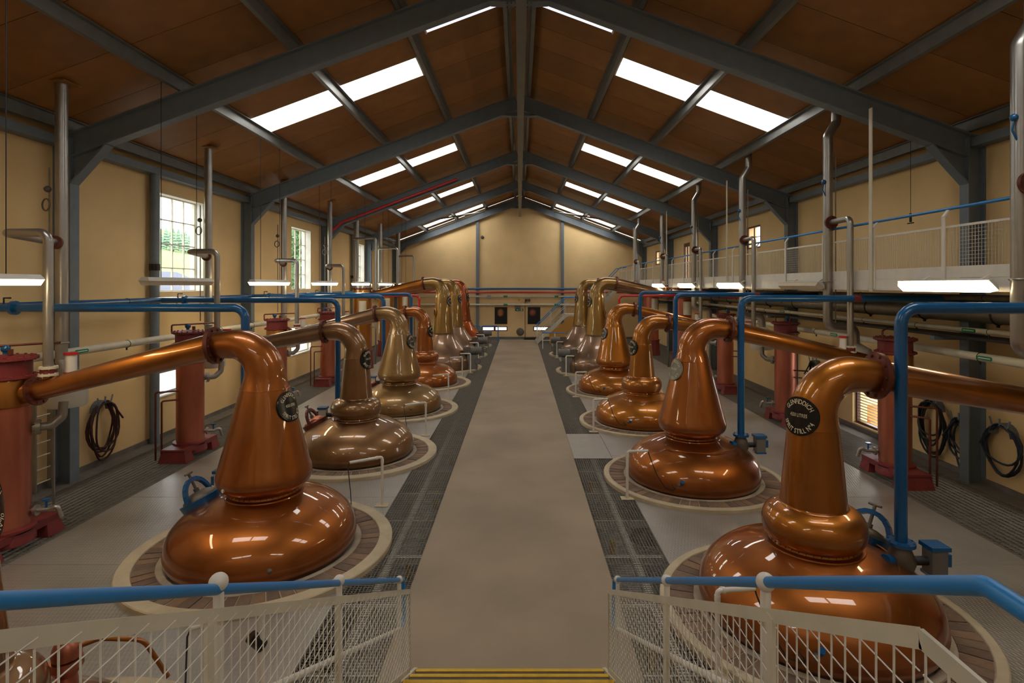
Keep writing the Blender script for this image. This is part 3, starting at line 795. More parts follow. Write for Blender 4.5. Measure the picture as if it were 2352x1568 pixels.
    if ring_pipe:
        a0, a1 = (-2.5, 0.4)
        m = MB().tube([(X + .74 * math.cos(a0 + (a1 - a0) * k / 30), Y + .74 * math.sin(a0 + (a1 - a0) * k / 30), 0.665) for k in range(31)], 0.007, 6)
        for k in range(4):
            a = a0 + (a1 - a0) * (k + .5) / 4; m.cyl((X + .74 * math.cos(a), Y + .74 * math.sin(a), 0.665), (X + .74 * math.cos(a), Y + .74 * math.sin(a), 0.62), 0.006, 6)
        m.build('sampling_pipe', C_arm, t)
    # thermometer pocket low on the pot, towards the stair and the aisle
    aa = math.atan2(-0.9, -s * 0.45) if not big else math.atan2(-0.6, -s * 0.8)
    rz = pot_radius(prof, 0.24) - 0.01; p = V(X + rz * math.cos(aa), Y + rz * math.sin(aa), 0.24); d = V(math.cos(aa), math.sin(aa), 0.25)
    if detail: MB().cyl(p, p + d * 0.07, 0.022, 10).ball(p + d * 0.09, 0.03, 10, 6).build('thermometer_pocket', M_cast, t)
    return t

SY = {}
lab = ['dark brown copper still with boil ball, window side, cropped beside the stair',
       'orange copper still with tall tapering lantern neck, window side, just beyond the handrail',
       'dull brown copper still with boil ball and straight neck, window side, third along',
       'olive brown copper still with tapering lantern neck, window side, fourth along',
       'small orange copper still with boil ball, window side, before the tall golden stills']
kinds = ['ball', 'lantern', 'ball', 'lantern', 'ball']
mm = [(C_dull, C_brown), (C_orange, C_orange), (C_brown, C_brown), (C_olive, C_olive), (C_orange, C_orange)]
for k, (x, y) in enumerate(STILL_L):
    still(-1, x, y, kinds[k], mm[k], 10 - k, R(-14) if k else R(-2), lab[k], sz=[2.1, None, 1.92, None, 1.82][k], mh_az=R(178) if k in (1, 2, 3) else None, blue=k == 1, detail=k < 4, arm_m=[C_arm, C_arm, C_dull, C_dull, C_orange][k], ring_pipe=False)
lab = ['amber copper still with boil ball, walkway side, closest to the entrance stair',
       'orange copper still with broad lantern neck, walkway side, second along, with a grey worn sign',
       'amber copper still with boil ball, walkway side, third along',
       'amber copper still with lantern neck, walkway side, fourth along']
kinds = ['ball', 'lantern', 'ball', 'lantern']
for k, (x, y) in enumerate(STILL_R):
    still(1, x, y, kinds[k], (C_orange if k < 2 else C_amber, C_amber if k != 1 else C_orange), 4 - k if k < 4 else 1, R(-147 if k == 0 else -165), lab[k], sz=[2.08, 1.93, 1.86, None][k], mh_az=R(25) if k == 0 else R(70) if k < 3 else None, blue=True, detail=k < 3, arm_m=C_arm, signmat=M_signgrey if k == 1 else None, ring_pipe=k < 3)
lab = ['tall golden bronze wash still, window side, first of the three tall ones', 'tall golden bronze wash still, window side, middle of the three tall ones', 'tall red copper wash still, window side, last before the gable wall']
for k, (x, y) in enumerate(WASH_L):
    still(-1, x, y, 'wash', (C_dull if k < 2 else C_red, C_gold if k < 2 else C_red), 3 - k, R(-14), lab[k], detail=False, arm_m=C_arm)
lab = ['tall golden brown wash still, walkway side, first of the tall pair', 'tall golden brown wash still, walkway side, second of the tall pair']
for k, (x, y) in enumerate(WASH_R):
    still(1, x, y, 'wash', (C_dull, C_gold), 5 - k, R(-168), lab[k], detail=False, arm_m=C_brown)

# brick surrounds
def wedge_mesh(name, r0, r1, z0, z1, da, m, jig):
    b = MB(); k = 3; vs = []
    for z in (z0, z1):
        for r in (r0, r1):
            for i in range(k): a = -da / 2 + da * i / (k - 1); vs.append((r * math.cos(a), r * math.sin(a), z + (jig if z == z1 else 0)))
    fs = []
    for i in range(k - 1):
        fs += [(9 + i, 10 + i, 7 + i, 6 + i)[::1], (0 + i, 1 + i, 4 + i, 3 + i)[::1], (i, 6 + i, 7 + i, 1 + i), (3 + i, 4 + i, 10 + i, 9 + i)]
    fs += [(0, 3, 9, 6), (2, 8, 11, 5)]
    b.add(vs, fs); me = bpy.data.meshes.new(name); me.from_pydata(b.v, [], b.f); me.materials.append(m); return me
NB = 58
wedges = {}
def surround(X, Y, R0, Rk, Rr, label, single, k):
    t = thing('brick_surround', label, 'plinth', (X, Y, 0), 'brick surrounds of the stills')
    MB().annulus(R0 - 0.08, Rk, -0.03, 0.038, (X, Y, 0)).build('mortar_bed', M_mortar, t)
    MB().lathe([(Rk, -0.03), (Rr, -0.03), (Rr, 0.05), (Rr - 0.012, 0.06), (Rk + 0.008, 0.06), (Rk, 0.05), (Rk, -0.03)], (X, Y, 0), 72, caps=False).build('kerb_ring', M_conc, t)
    MB().annulus(R0 - 0.07, R0, 0.0, 0.045, (X, Y, 0)).build('inner_ring', M_mortar, t)
    da = 2 * PI / NB
    if single:
        for i in range(NB):
            key = (R0, Rk, (i * 5 + k) % 3, (i * 7 + k) % 4)
            if key not in wedges: wedges[key] = wedge_mesh('brick', R0 + 0.006, Rk - 0.008, 0.0, 0.046, da * 0.90, M_brick[key[2]], (key[3] - 1.5) * 0.003)
            o = bpy.data.objects.new('brick', wedges[key]); COL.objects.link(o); o.parent = t; o.rotation_euler = (0, 0, da * i)
    else:
        m = MB()
        for i in range(NB):
            a = da * i; c0 = 0.46 * da
            m.hexa([(X + r * math.cos(a + q), Y + r * math.sin(a + q), z) for z in (0.0, 0.045) for r, q in ((R0, -c0), (Rk, -c0), (Rk, c0), (R0, c0))])
        m.build('bricks', M_brick[0], t, smooth=False, kind='stuff')
for k, (x, y) in enumerate(STILL_L): surround(x, y, 1.19, 1.43, RL, 'ring of bricks with wide pale concrete kerb around the %s still on the window side' % ORD[k], k < 4, k)
for k, (x, y) in enumerate(STILL_R): surround(x, y, 1.18, 1.44, RR, 'ring of bricks with narrow pale kerb around the %s still on the walkway side' % ORD[k], k < 3, k)
for k, (x, y) in enumerate(WASH_L): surround(x, y, 1.36, 1.46, 1.6, 'pale kerb ring around the %s tall still on the window side' % ORD[k], False, k)
for k, (x, y) in enumerate(WASH_R): surround(x, y, 1.36, 1.46, 1.6, 'pale kerb ring around the %s tall still on the walkway side' % ORD[k], False, k)

# ------------------------------------------------------------------ condensers
def condenser(s, Y, big, label, top=None):
    X = s * (6.62 if not big else 6.45); r = 0.25 if not big else 0.36; H = 2.46 if not big else 3.5
    t = thing('condenser', label, 'condenser', (X, Y, 0), 'upright condensers along the walls')
    n = 40
    zb = 0.30 if not big else 0.75
    MB().lathe([(r, zb), (r, H - 0.62)], (X, Y, 0), n).build('shell', C_pink if not big or s > 0 else C_brass, t)
    MB().lathe([(r, H - 0.62), (r + 0.025, H - 0.60), (r + 0.025, H - 0.30), (r + 0.01, H - 0.25)], (X, Y, 0), n).build('vapour_head', C_brass, t)
    mtop = M_oxide if not big else M_stain
    m = MB(); flange(m, (X, Y, H - 0.235), (0, 0, 1), r + 0.075, 0.03, 18, n, .05); m.build('flange', M_oxide if not big else C_flange, t)
    MB().lathe([(r + 0.015, H - 0.22), (r + 0.015, H - 0.03)], (X, Y, 0), n).build('water_box', mtop, t)
    m = MB(); flange(m, (X, Y, H), (0, 0, 1), r + 0.08, 0.035, 18, n, .05); m.lathe([(r * 0.8, H + 0.01), (r * 0.5, H + 0.04), (0.01, H + 0.05)], (X, Y, 0), 24); m.build('top_cover', M_oxide if not big else M_stain, t)
    m = MB()
    if not big:
        m.box((X - 0.23, Y - 0.58, 0.22), (X + 0.23, Y + 0.58, 0.255)); m.box((X - 0.23, Y - 0.58, 0.16), (X - 0.21, Y + 0.58, 0.22)); m.box((X + 0.21, Y - 0.58, 0.16), (X + 0.23, Y + 0.58, 0.22))
        m.lathe([(r + 0.06, 0.255), (r + 0.06, 0.285), (r, 0.30)], (X, Y, 0), n); m.lathe([(0.2, 0.05), (0.3, 0.09), (0.3, 0.15), (0.27, 0.22)], (X, Y, 0), 30)
        m.build('base_frame', M_oxide, t)
        for d in (-1, 1):
            y = Y + d * 0.46
            MB().hexa([(X - 0.27, y - 0.14, 0), (X + 0.27, y - 0.14, 0), (X + 0.27, y + 0.14, 0), (X - 0.27, y + 0.14, 0), (X - 0.22, y - 0.10, 0.22), (X + 0.22, y - 0.10, 0.22), (X + 0.22, y + 0.10, 0.22), (X - 0.22, y + 0.10, 0.22)]).build('foot', M_oxide, t, smooth=False)
    else:
        m.lathe([(r + 0.10, 0), (r + 0.04, zb - 0.05), (r + 0.07, zb - 0.04), (r + 0.07, zb)], (X, Y, 0), 10, caps=True); m.build('base_skirt', M_oxide, t, smooth=False)
    # drain cock at the bottom
    m = MB(); q = V(X - s * 0.0, Y - r, 0.5); p2 = V(X - s * (r - 0.02), Y - 0.02, zb + 0.16)
    if not big:
        dx = 1 if s < 0 else -1
        a = V(X + dx * r * 0.75, Y + r * 0.5, 0.44)
        m.tube(fillet([a, a + V(dx * .22, .06, 0), a + V(dx * .30, .08, 0.04), a + V(dx * .34, .1, -.12)], .05), 0.03, 10); m.cyl(a + V(dx * .06, .02, 0), a + V(dx * .09, .025, 0), 0.07, 14)
        v_ = m.build('drain_cock', M_stain, t)
        MB().cyl(a + V(dx * .18, .05, 0), a + V(dx * .18, .05, .12), 0.014, 8).cyl(a + V(dx * .18, .05, .12), a + V(dx * .18, .05, .14), 0.045, 12).build('valve_handle', M_blue, v_)
        b = V(X + dx * r * 0.7, Y + r * 0.7, 1.52)
        m = MB().tube(fillet([b, b + V(dx * .16, .12, 0), b + V(dx * .24, .2, .10), b + V(dx * .24, .22, .30)], .1), 0.055, 12); flange(m, b + V(dx * .05, .04, 0), (dx * .8, .6, 0), 0.10, .05, 8, 18); m.build('cooler_bend', M_galv, t)
        # earthing and steam pipes on the outer side
        m = MB()
        for k, dz in enumerate((1.15, 1.32)): m.tube(fillet([(X - dx * 0.1, Y - r + .02, dz), (X - dx * (.32 + .12 * k), Y - .40, dz), (X - dx * (.32 + .12 * k), Y - .40, 0)], .04), 0.018, 8)
        m.build('thin_pipes', C_flange, t)
        # pipe frame over the top cover
        m = MB().tube(fillet([(X - .3, Y - .12, H), (X - .3, Y - .12, H + .15), (X + .25, Y + .55, H + .15)], .03), 0.016, 8); m.cyl((X + .1, Y - .05, H + .05), (X + .1, Y - .05, H + .12), 0.03, 8); m.build('top_pipe', C_flange, t)
        m = MB().ball((X - dx * .12, Y + .12, H + .11), 0.055, 12, 8); m.cyl((X - dx * .12, Y + .12, H + .01), (X - dx * .12, Y + .12, H + .08), .03, 8); m.build('level_transmitter', M_blue, t)
    else:
        m = MB()
        for k in range(2): m.tube(fillet([(X - s * r, Y - .1, 1.9 - .2 * k), (X - s * (r + .25), Y - .25, 1.9 - .2 * k), (X - s * (r + .25), Y - .25, 0.2)], .05), 0.03, 8)
        m.build('side_pipes', M_galv, t)
        MB().lathe([(.13, 2.25), (.15, 2.27), (.15, 2.75), (.13, 2.77)], (X + .1 - s * .05, Y + s * 0 - .52, 0), 18).build('expansion_pot', M_white2, t)
    return t
for k, (x, y) in enumerate(STILL_L):
    condenser(-1, y, False, ['copper condenser on red base, window side, cropped by the picture edge', 'copper condenser on red base, window side, beside the coiled brown hose', 'copper condenser on red splayed feet, window side, before the lower large window', 'copper condenser on red base, window side, third along by black hoses', 'pink condenser on red base, window side, fourth along behind a blue pipe'][k])
for k, (x, y) in enumerate(STILL_R):
    condenser(1, y, False, ['copper condenser, walkway side, beyond the frame next to the closest still', 'copper condenser on red splayed feet, walkway side, before the brown louvre window', 'pink copper condenser, walkway side, second along the wall', 'pink copper condenser, walkway side, third along the wall'][k])
for k, (x, y) in enumerate(WASH_L): condenser(-1, y, True, 'tall brassy condenser with pale top, window side, %s of the far three' % ORD[k])
for k, (x, y) in enumerate(WASH_R): condenser(1, y, True, 'tall copper condenser on dark red skirt, walkway side, %s of the far two' % ORD[k])

# ------------------------------------------------------------------ vent, purge and cooling pipes
def lyne_z(y, X0, s, big, x):
    ex, zt, ze, cxx = (0.78, 3.49, 3.02, 6.45 - .48) if big else (0.64, 2.5, 2.03, 6.62 - .37)
    a = abs(X0) + ex; return zt + (ze - zt) * (abs(x) - a) / (cxx - a)
def vent_left(y, k):
    X = -7.0; Y = y + 1.33
    t = thing('vent_pipe', 'thick grey vent pipe rising to the roof, window side, %s from the stair' % ORD[k], 'pipe', (X, Y, 0), 'vent pipes to the roof')
    zt = zc(7.0)
    MB().tube([(X, Y, 2.52), (X, Y, zt)], 0.082, 20).build('riser', M_stain, t)
    MB().bar((X - .17, Y, zt - .012), (X + .17, Y, zt - .012), 0.34, 0.02, (-0.35, 0, 1)).build('roof_plate', M_ceil[0], t, smooth=False)
    m = MB().tube(fillet([(X, Y, 2.53), (X, Y, 2.25), (X + .12, Y - .06, 2.02), (X + .12, Y - .06, 1.93)], .1), 0.08, 16); m.ring((X, Y, 2.52), (0, 0, 1), .085, .014, 20, 6); m.build('bottom_bend', M_galv, t)
    MB().lathe([(.10, 1.93), (.25, 1.92), (.27, 1.90), (.27, 1.60), (.25, 1.57), (.02, 1.55)], (X + .12, Y - .06, 0), 28).build('cooler_drum', M_lampbody, t)
    m = MB()
    for kz in range(1): m.cyl((X - .12, Y, 0.0), (X - .12, Y, 1.6), .02, 8)
    m.cyl((X - .17, Y - .02, 2.6), (X - .17, Y - .02, 5.2), .012, 6); m.build('earth_cable', M_galv, t)
    m = MB().ball((X - .16, Y - .06, 4.86), .05, 10, 6); m.ring((X - .17, Y - .08, 4.62), (0.4, 1, 0), .09, .012, 18, 6); m.build('cable_socket', M_cast, t)
    # purge pipe from the lyne arm
    px = -6.08; z0 = 2.03 + 0.12
    t2 = thing('purge_pipe', 'slim silver purge pipe with crook top, window side, %s from the stair' % ORD[k], 'pipe', (px, y, z0), 'crook-topped purge pipes')
    MB().tube(fillet([(px, y, 2.33), (px, y, 4.08), (-6.66, y + .02, 4.08), (-6.94, y + 1.18, 4.04)], .12, 8), 0.055, 16).build('pipe', M_stain if k else M_white2, t2)
    m = MB(); flange(m, (-6.925, y + 1.12, 4.04), (-.24, 1, 0), .10, .05, 8, 18); m.build('joint_flange', C_flange, t2)
    MB().cyl((px, y, z0 - .05), (px, y, 2.24), .05, 14).build('stub', C_arm, t2)
    m = MB(); flange(m, (px, y, 2.25), (0, 0, 1), .105, .03, 8, 20); flange(m, (px, y, 2.34), (0, 0, 1), .105, .03, 8, 20); m.build('sight_flange', M_white2, t2)
    MB().lathe([(.085, 2.26), (.085, 2.33)], (px, y, 0), 16).build('sight_glass', M_oxide, t2)
    m = MB().cyl((px + .02, y + .34, 2.22), (px + .02, y + .34, 2.48), .07, 14); g = m.build('gauge_tube', M_white, t2)
    for zz in (2.22, 2.48): MB().cyl((px + .02, y + .34, zz - .015), (px + .02, y + .34, zz + .015), .085, 14).build('gauge_cap', M_red, g)
for k, (x, y) in enumerate(STILL_L): vent_left(y, k)
for k, (x, y) in enumerate(WASH_L):
    X, Y = -7.0, y + 1.0
    o = MB().tube([(X, Y, 3.4), (X, Y, zc(7.0))], 0.11, 18).build('vent_pipe', M_stain, loc=(X, Y, 3.4)); tag(o, 'thick bright vent pipe rising to the roof behind the %s far condenser, window side' % ORD[k], 'pipe', 'vent pipes to the roof')
    o = MB().tube(fillet([(-5.9, y, 3.2), (-5.9, y, 5.35 - .15 * k), (-6.96, y + .5, 5.35 - .15 * k)], .15), .05, 14).build('purge_pipe', M_stain, loc=(-5.9, y, 3.2)); tag(o, 'slim silver purge pipe bent at the top above the %s far condenser, window side' % ORD[k], 'pipe', 'crook-topped purge pipes')
def vent_right(y, k, big=False):
    X = 5.85; Y = y + .75
    t = thing('vent_pipe', 'thick grey vent pipe with a jog near the roof, walkway side, %s from the stair' % ORD[k], 'pipe', (X, Y, 0), 'vent pipes to the roof')
    zt = zc(5.85) - 0.02; zb = 2.62 if not big else 3.3
    path = [(X + .16, Y, zt), (X + .16, Y, zt - .42), (X, Y, zt - .68), (X, Y, zb), (6.36, Y + .02, zb - .02), (6.38, Y + .02, zb - .34)]
    if big: path = path[:4] + [(6.2, Y, zb)]
    r = 0.085
    MB().tube(fillet(path, .14, 7), r, 20).build('riser', M_stain, t)
    m = MB(); m.ring((X, Y, 3.47), (0, 0, 1), r + .004, .015, 20, 6)
    m.cyl((X + .13, Y - .03, zb), (X + .13, Y - .03, zt - 1.0), .012, 6); m.build('earth_cable', M_galv, t)
    if not big:
        MB().lathe([(.09, 2.30), (.27, 2.19), (.28, 2.16), (.28, 1.75), (.26, 1.72), (.02, 1.70)], (6.38, Y + .02, 0), 28).build('cooler_drum', M_lampbody, t)
    if k < 5:
        m = MB().ball((X - .10, Y - .04, 5.35), .045, 10, 6); m.tube([(X - .1, Y - .04, 5.33), (X - .12, Y - .04, 5.2), (X - .06, Y - .04, 5.08)], .012, 6); m.build('cable_socket', M_blue, t)
    z0 = 2.05 if not big else 3.15; px = 5.83
    t2 = thing('purge_pipe', 'slim silver purge pipe hooked off the vent pipe, walkway side, %s from the stair' % ORD[k], 'pipe', (px, y, z0), 'crook-topped purge pipes')
    MB().tube(fillet([(X, Y - .08, 4.58), (px, y, 4.58), (px, y, z0 + .27)], .10, 8), 0.052, 16).build('pipe', M_stain, t2)
    m = MB(); flange(m, (X, Y - .12, 4.58), (0, 1, 0), .12, .05, 8, 20); m.build('joint_flange', C_flange, t2)
    MB().cyl((px, y, z0 + .05), (px, y, z0 + .17), .05, 14).build('stub', C_arm, t2)
    m = MB(); flange(m, (px, y, z0 + .18), (0, 0, 1), .10, .025, 8, 20); flange(m, (px, y, z0 + .27), (0, 0, 1), .10, .025, 8, 20); m.build('sight_flange', M_white2, t2)
    MB().lathe([(.08, z0 + .19), (.08, z0 + .26)], (px, y, 0), 16).build('sight_glass', M_oxide, t2)
    g = MB().cyl((px - .13, y, z0 + .2), (px - .13, y, z0 + .44), .055, 14).build('gauge_tube', M_white, t2)
    for zz in (.19, .44): MB().cyl((px - .13, y, z0 + zz - .015), (px - .13, y, z0 + zz + .015), .068, 14).build('gauge_cap', M_red, g)
for k, (x, y) in enumerate(STILL_R): vent_right(y, k)
for k, (x, y) in enumerate(WASH_R): vent_right(y, k + 4, True)

# blue charging pipes with valves, and red ones for the tall stills
def valve_stack(t, X, Y, z0, z1, s, detail):
    m = MB(); flange(m, (X, Y, z1), (0, 0, 1), .13, .035, 8, 22); m.build('top_flange', M_blue, t)
    MB().lathe([(.085, z0 + .04), (.11, z0 + .10), (.135, (z0 + z1) / 2), (.11, z1 - .10), (.08, z1 - .02)], (X, Y, 0), 22).build('valve_body', M_cast, t)
    m = MB(); flange(m, (X, Y, z0 + .02), (0, 0, 1), .135, .035, 8, 22); m.build('bottom_flange', M_blue, t)
    ax = .29 * s; zc_ = (z0 + z1) / 2
    MB().cyl((X, Y, zc_), (X + ax * .8, Y - .06, zc_ + .03), .045, 10).build('valve_stem', M_dark, t)
    a = MB().cbox((X + ax, Y - .07, zc_ + .04), (.15, .15, .24)).build('actuator', M_lampbody if s < 0 else M_motor, t, smooth=False)
    MB().cbox((X + ax, Y - .07, zc_ + .18), (.19, .19, .04)).build('actuator_cap', M_blue, a, smooth=False)
    MB().cbox((X + ax, Y - .07, zc_ - .095), (.17, .17, .03)).build('actuator_base', M_blue, a, smooth=False)
    MB().cbox((X + ax + s * .105, Y - .07, zc_ + .05), (.06, .09, .12)).build('limit_switch', M_blue, a, smooth=False)
    MB().cyl((X - s * .08, Y - .02, zc_), (X - s * .20, Y - .06, zc_ + .03), .06, 12).build('check_valve', M_blue, t)
def charge_pipe(s, X, Y, z, xe, zb, m, label, cat, group, r=.058, detail=True, valve=True):
    t = thing('charging_pipe', label, cat, (X, Y, zb), group)
    MB().tube(fillet([(X, Y, zb + (.36 if valve else 0)), (X, Y, z), (xe, Y, z)], .17, 9), r, 20).build('pipe', m, t)
    if valve: valve_stack(t, X, Y, zb, zb + .36, s, detail)
    return t
for k, (x, y) in enumerate(STILL_L):
    if k == 0: continue
    t = charge_pipe(-1, -3.88, y + .70, 3.08, -7.62, .44, M_blue, 'blue pipe bending down to the %s still on the window side' % ORD[k], 'pipe', 'blue charging pipes')
    m = MB(); flange(m, (-7.15, y + .70, 3.08), (1, 0, 0), .10, .05, 8, 22); m.build('pipe_flange', M_blue, t)
    for zz in (0.2,): MB().tube([(-7.3, y + .70, 3.13), (-7.3, y + .7, 3.22), (-7.2, y + .7, 3.22)], .012, 6).build('lever', M_dark, t)
for k, (x, y) in enumerate(STILL_R):
    t = charge_pipe(1, x + .80, y - .16, 3.17, 7.68, .45, M_blue, 'blue pipe bending down to the %s still on the walkway side' % ORD[k], 'pipe', 'blue charging pipes')
    MB().tube([(5.78, y - .16, 3.17), (5.9, y - .16, 3.17)], .061, 16).build('pipe_label', M_oxide, t)
charge_pipe(-1, -3.9, WASH_L[0][1] - 1.2, 3.0, -7.62, 0.2, M_red, 'red pipe bending down to the first tall still on the window side', 'pipe', 'red charging pipes', .05, valve=False)
charge_pipe(1, 3.85, WASH_R[0][1] - .6, 3.0, 7.68, 0.2, M_red, 'red pipe bending down to the first tall still on the walkway side', 'pipe', 'red charging pipes', .05, valve=False)
def pipe(name, pts, r, m, label, n=14, fr=.1, group=None):
    o = MB().tube(fillet(pts, fr), r, n).build(name, m, loc=pts[0]); return tag(o, label, 'pipe', group)
def run(name, X, z, y0, y1, r, m, label, marks=(), mm_=None):
    t = thing(name, label, 'pipe', (X, y0, z))
    MB().tube([(X, y0, z), (X, y1, z)], r, 18).build('pipe', m, t)
    q = MB(); y = y0 + .4
    while y < y1: q.box((X - r * .25, y - .015, z - r - .05), (X + (.0 if abs(X) < 7.2 else 0), y + .015, z - r + .005)); q.ring((X, y, z), (0, 1, 0), r, r * .12, 16, 5); y += 1.6
    q.build('clips', M_dark, t, kind='stuff')
    for yy in marks:
        sx = X - math.copysign(r + .006, X); pl = [(sx, yy + .15 + .11 * math.copysign(1, math.cos(a)) + .03 * math.cos(a), z + .03 * math.sin(a)) for a in [2 * PI * (k + .5) / 16 for k in range(16)]]
        lb = MB().prism(pl, (math.copysign(.012, X), 0, 0)).build('pipe_label', M_green, t, smooth=False)
        MB().box((min(sx, sx - math.copysign(.002, X)), yy + .04, z - .006), (max(sx, sx - math.copysign(.002, X)), yy + .26, z + .006)).build('label_text_bar', M_sign_white, lb, smooth=False)
    return t
run('header_pipe', -7.68, 3.08, 2.5, 33.5, .062, M_blue, 'long blue header pipe along the tall-window wall')
run('header_pipe', 7.74, 3.17, 2.5, 33.5, .062, M_blue, 'long blue header pipe tucked under the walkway')
run('cooling_pipe', -7.25, 2.32, 3.5, 21, .065, M_white2, 'white horizontal cooling water pipe behind the condensers, window side', (9.0, 13.2), M_green)
run('cooling_pipe', 7.2, 2.28, 3.5, 21, .065, M_white2, 'white horizontal cooling water pipe behind the condensers, walkway side', (8.4, 12.5), M_green)
run('insulated_main', 7.58, 2.93, 2.0, 33.0, .15, M_galv, 'thick grey insulated pipe running under the walkway')
run('steam_pipe', 7.42, 2.66, 2.0, 33.0, .045, M_white2, 'thin white pipe under the walkway below the thick grey one', (9, 15.5), M_green)
run('drain_pipe', 7.35, 3.2, 2.0, 33.0, .05, M_cast, 'thin dark pipe tucked under the walkway floor')
run('red_main', 7.25, 3.02, 15.0, 33.0, .055, M_red, 'red pipe running under the far half of the walkway')
o = MB().box((7.2, 2.0, 2.53), (7.7, 33.0, 2.57)).build('cable_tray', M_dark, smooth=False); tag(o, 'dark flat cable tray below the pipes along the walkway wall', 'tray')
for k, y in enumerate(FR_Y[:4]):
    o = MB().box((7.15, y - .05, 2.46), (7.74, y + .05, 2.53)).build('pipe_bracket', M_steel, smooth=False); tag(o, 'steel bracket carrying pipes on the %s column from the stair, walkway side' % ORD[k], 'bracket', 'pipe brackets')
pipe('water_main', [(-7.0, 29, 2.95), (-7.0, 35.0, 2.95), (7.0, 35.0, 2.95)], .055, M_red, 'red pipe crossing the gable wall below a blue one')
pipe('water_main', [(-7.4, 30, 3.18), (-7.4, 35.05, 3.18), (7.3, 35.05, 3.18)], .06, M_blue, 'blue pipe crossing the gable wall')
t = thing('water_main', 'upper white pipe with green labels crossing the gable wall', 'pipe', (0, 35.05, 2.7)); MB().cyl((-7, 35.05, 2.7), (4.0, 35.05, 2.7), .06, 14).build('pipe', M_white2, t)
for x in (-1.0, 2.2): MB().cyl((x, 35.05, 2.7), (x + .25, 35.05, 2.7), .062, 14).build('pipe_label', M_green, t)
MB().cbox((-1.9, 35.05, 2.66), (.25, .16, .24)).build('junction_box', M_galv, t, smooth=False)
t = thing('water_main', 'lower white pipe with green labels crossing the gable wall', 'pipe', (0, 35.1, 2.18)); MB().cyl((-7, 35.1, 2.18), (5.0, 35.1, 2.18), .06, 14).build('pipe', M_white2, t)
for x in (-1.0, 2.2): MB().cyl((x, 35.1, 2.18), (x + .25, 35.1, 2.18), .062, 14).build('pipe_label', M_green, t)
pipe('sprinkler_pipe', [(-7.66, 22.35, 0.9), (-7.66, 22.35, 5.45), (-7.15, 22.35, 5.92), (-2.5, 22.35, 7.66)], .05, M_red, 'red pipe climbing the third frame column and along its rafter', fr=.2)
for k, y in enumerate((12.02, 26.35)):
    t = thing('downpipe', ['thick grey downpipe beside the large window closest to the stair', 'grey downpipe with a jog, by the farthest tall window'][k], 'pipe', (-7.87, y, 0))
    MB().tube(fillet([(-7.87, y, 0), (-7.87, y, 5.2), (-7.87, y, 5.8)], .1), .095, 18).build('pipe', M_steel, t)
    MB().cyl((-7.87, y, 3.72), (-7.87, y, 3.86), .105, 18).build('collar', M_black, t)

# ------------------------------------------------------------------ lamps
def lamp(X, Y, z, ln, on, label, s):
    t = thing('fluorescent_lamp', label, 'lamp', (X, Y, z), 'fluorescent lamps')
    if s < 0:
        MB().hexa([(X - .055, Y - ln / 2, z), (X + .055, Y - ln / 2, z), (X + .055, Y + ln / 2, z), (X - .055, Y + ln / 2, z), (X - .085, Y - ln / 2 - .02, z + .07), (X + .085, Y - ln / 2 - .02, z + .07), (X + .085, Y + ln / 2 + .02, z + .07), (X - .085, Y + ln / 2 + .02, z + .07)]).build('diffuser', E_lamp if on else M_lampoff, t, smooth=False)
        MB().hexa([(X - .09, Y - ln / 2 - .03, z + .07), (X + .09, Y - ln / 2 - .03, z + .07), (X + .09, Y + ln / 2 + .03, z + .07), (X - .09, Y + ln / 2 + .03, z + .07), (X - .05, Y - ln / 2, z + .13), (X + .05, Y - ln / 2, z + .13), (X + .05, Y + ln / 2, z + .13), (X - .05, Y + ln / 2, z + .13)]).build('body', M_lampbody, t, smooth=False)
        for d in (-.5, .5): MB().cyl((X, Y + d, z + .13), (X, Y + d, zc(X) - .2), .006, 6).build('chain', M_dark, t)
    else:
        # bracketed to the walkway edge, tipped towards the aisle
        n = V(-.7, 0, -.7); u = V(-.7, 0, .7); c = V(X, Y, z)
        def P(a, b, yy): p = c + u * a + n * b; return (p.x, yy, p.z)
        y0, y1 = Y - ln / 2, Y + ln / 2
        def hx(a0, b0, e0, a1, b1, e1): return [P(-a0, b0, y0 - e0), P(a0, b0, y0 - e0), P(a0, b0, y1 + e0), P(-a0, b0, y1 + e0), P(-a1, b1, y0 - e1), P(a1, b1, y0 - e1), P(a1, b1, y1 + e1), P(-a1, b1, y1 + e1)]
        MB().hexa(hx(.085, 0, .02, .055, .07, -.02)).build('diffuser', E_lamp if on else M_lampoff, t, smooth=False)
        MB().hexa(hx(.05, -.06, 0, .09, 0, .03)).build('body', M_lampbody, t, smooth=False)
        for d in (-.5, .5): MB().bar((X + .03, Y + d, z + .03), (5.86, Y + d, z + .12), .03, .03).build('bracket', M_white, t, smooth=False)
for k, (y, on) in enumerate(((5.85, 1), (9.6, 0), (13.1, 1), (16.8, 1), (20.6, 1), (24.4, 1), (28.2, 1))):
    lamp(-5.85, y, 3.40, 1.8, on, ['lit fluorescent lamp on chains cut by the picture edge, window side', 'unlit fluorescent lamp hanging on chains before the large window'][k] if k < 2 else 'lit fluorescent lamp hanging on chains, window side, %s from the stair' % ORD[k], -1)
for k, (y, on) in enumerate(((7.45, 1), (11.25, 0), (15.0, 1), (18.9, 1), (22.7, 1))):
    lamp(5.66, y, 3.40, 1.55, on, ['large lit fluorescent lamp on the walkway edge, closest to the stair', 'unlit fluorescent lamp bracketed to the walkway edge'][k] if k < 2 else 'lit fluorescent lamp on the walkway edge, %s from the stair' % ORD[k], 1)

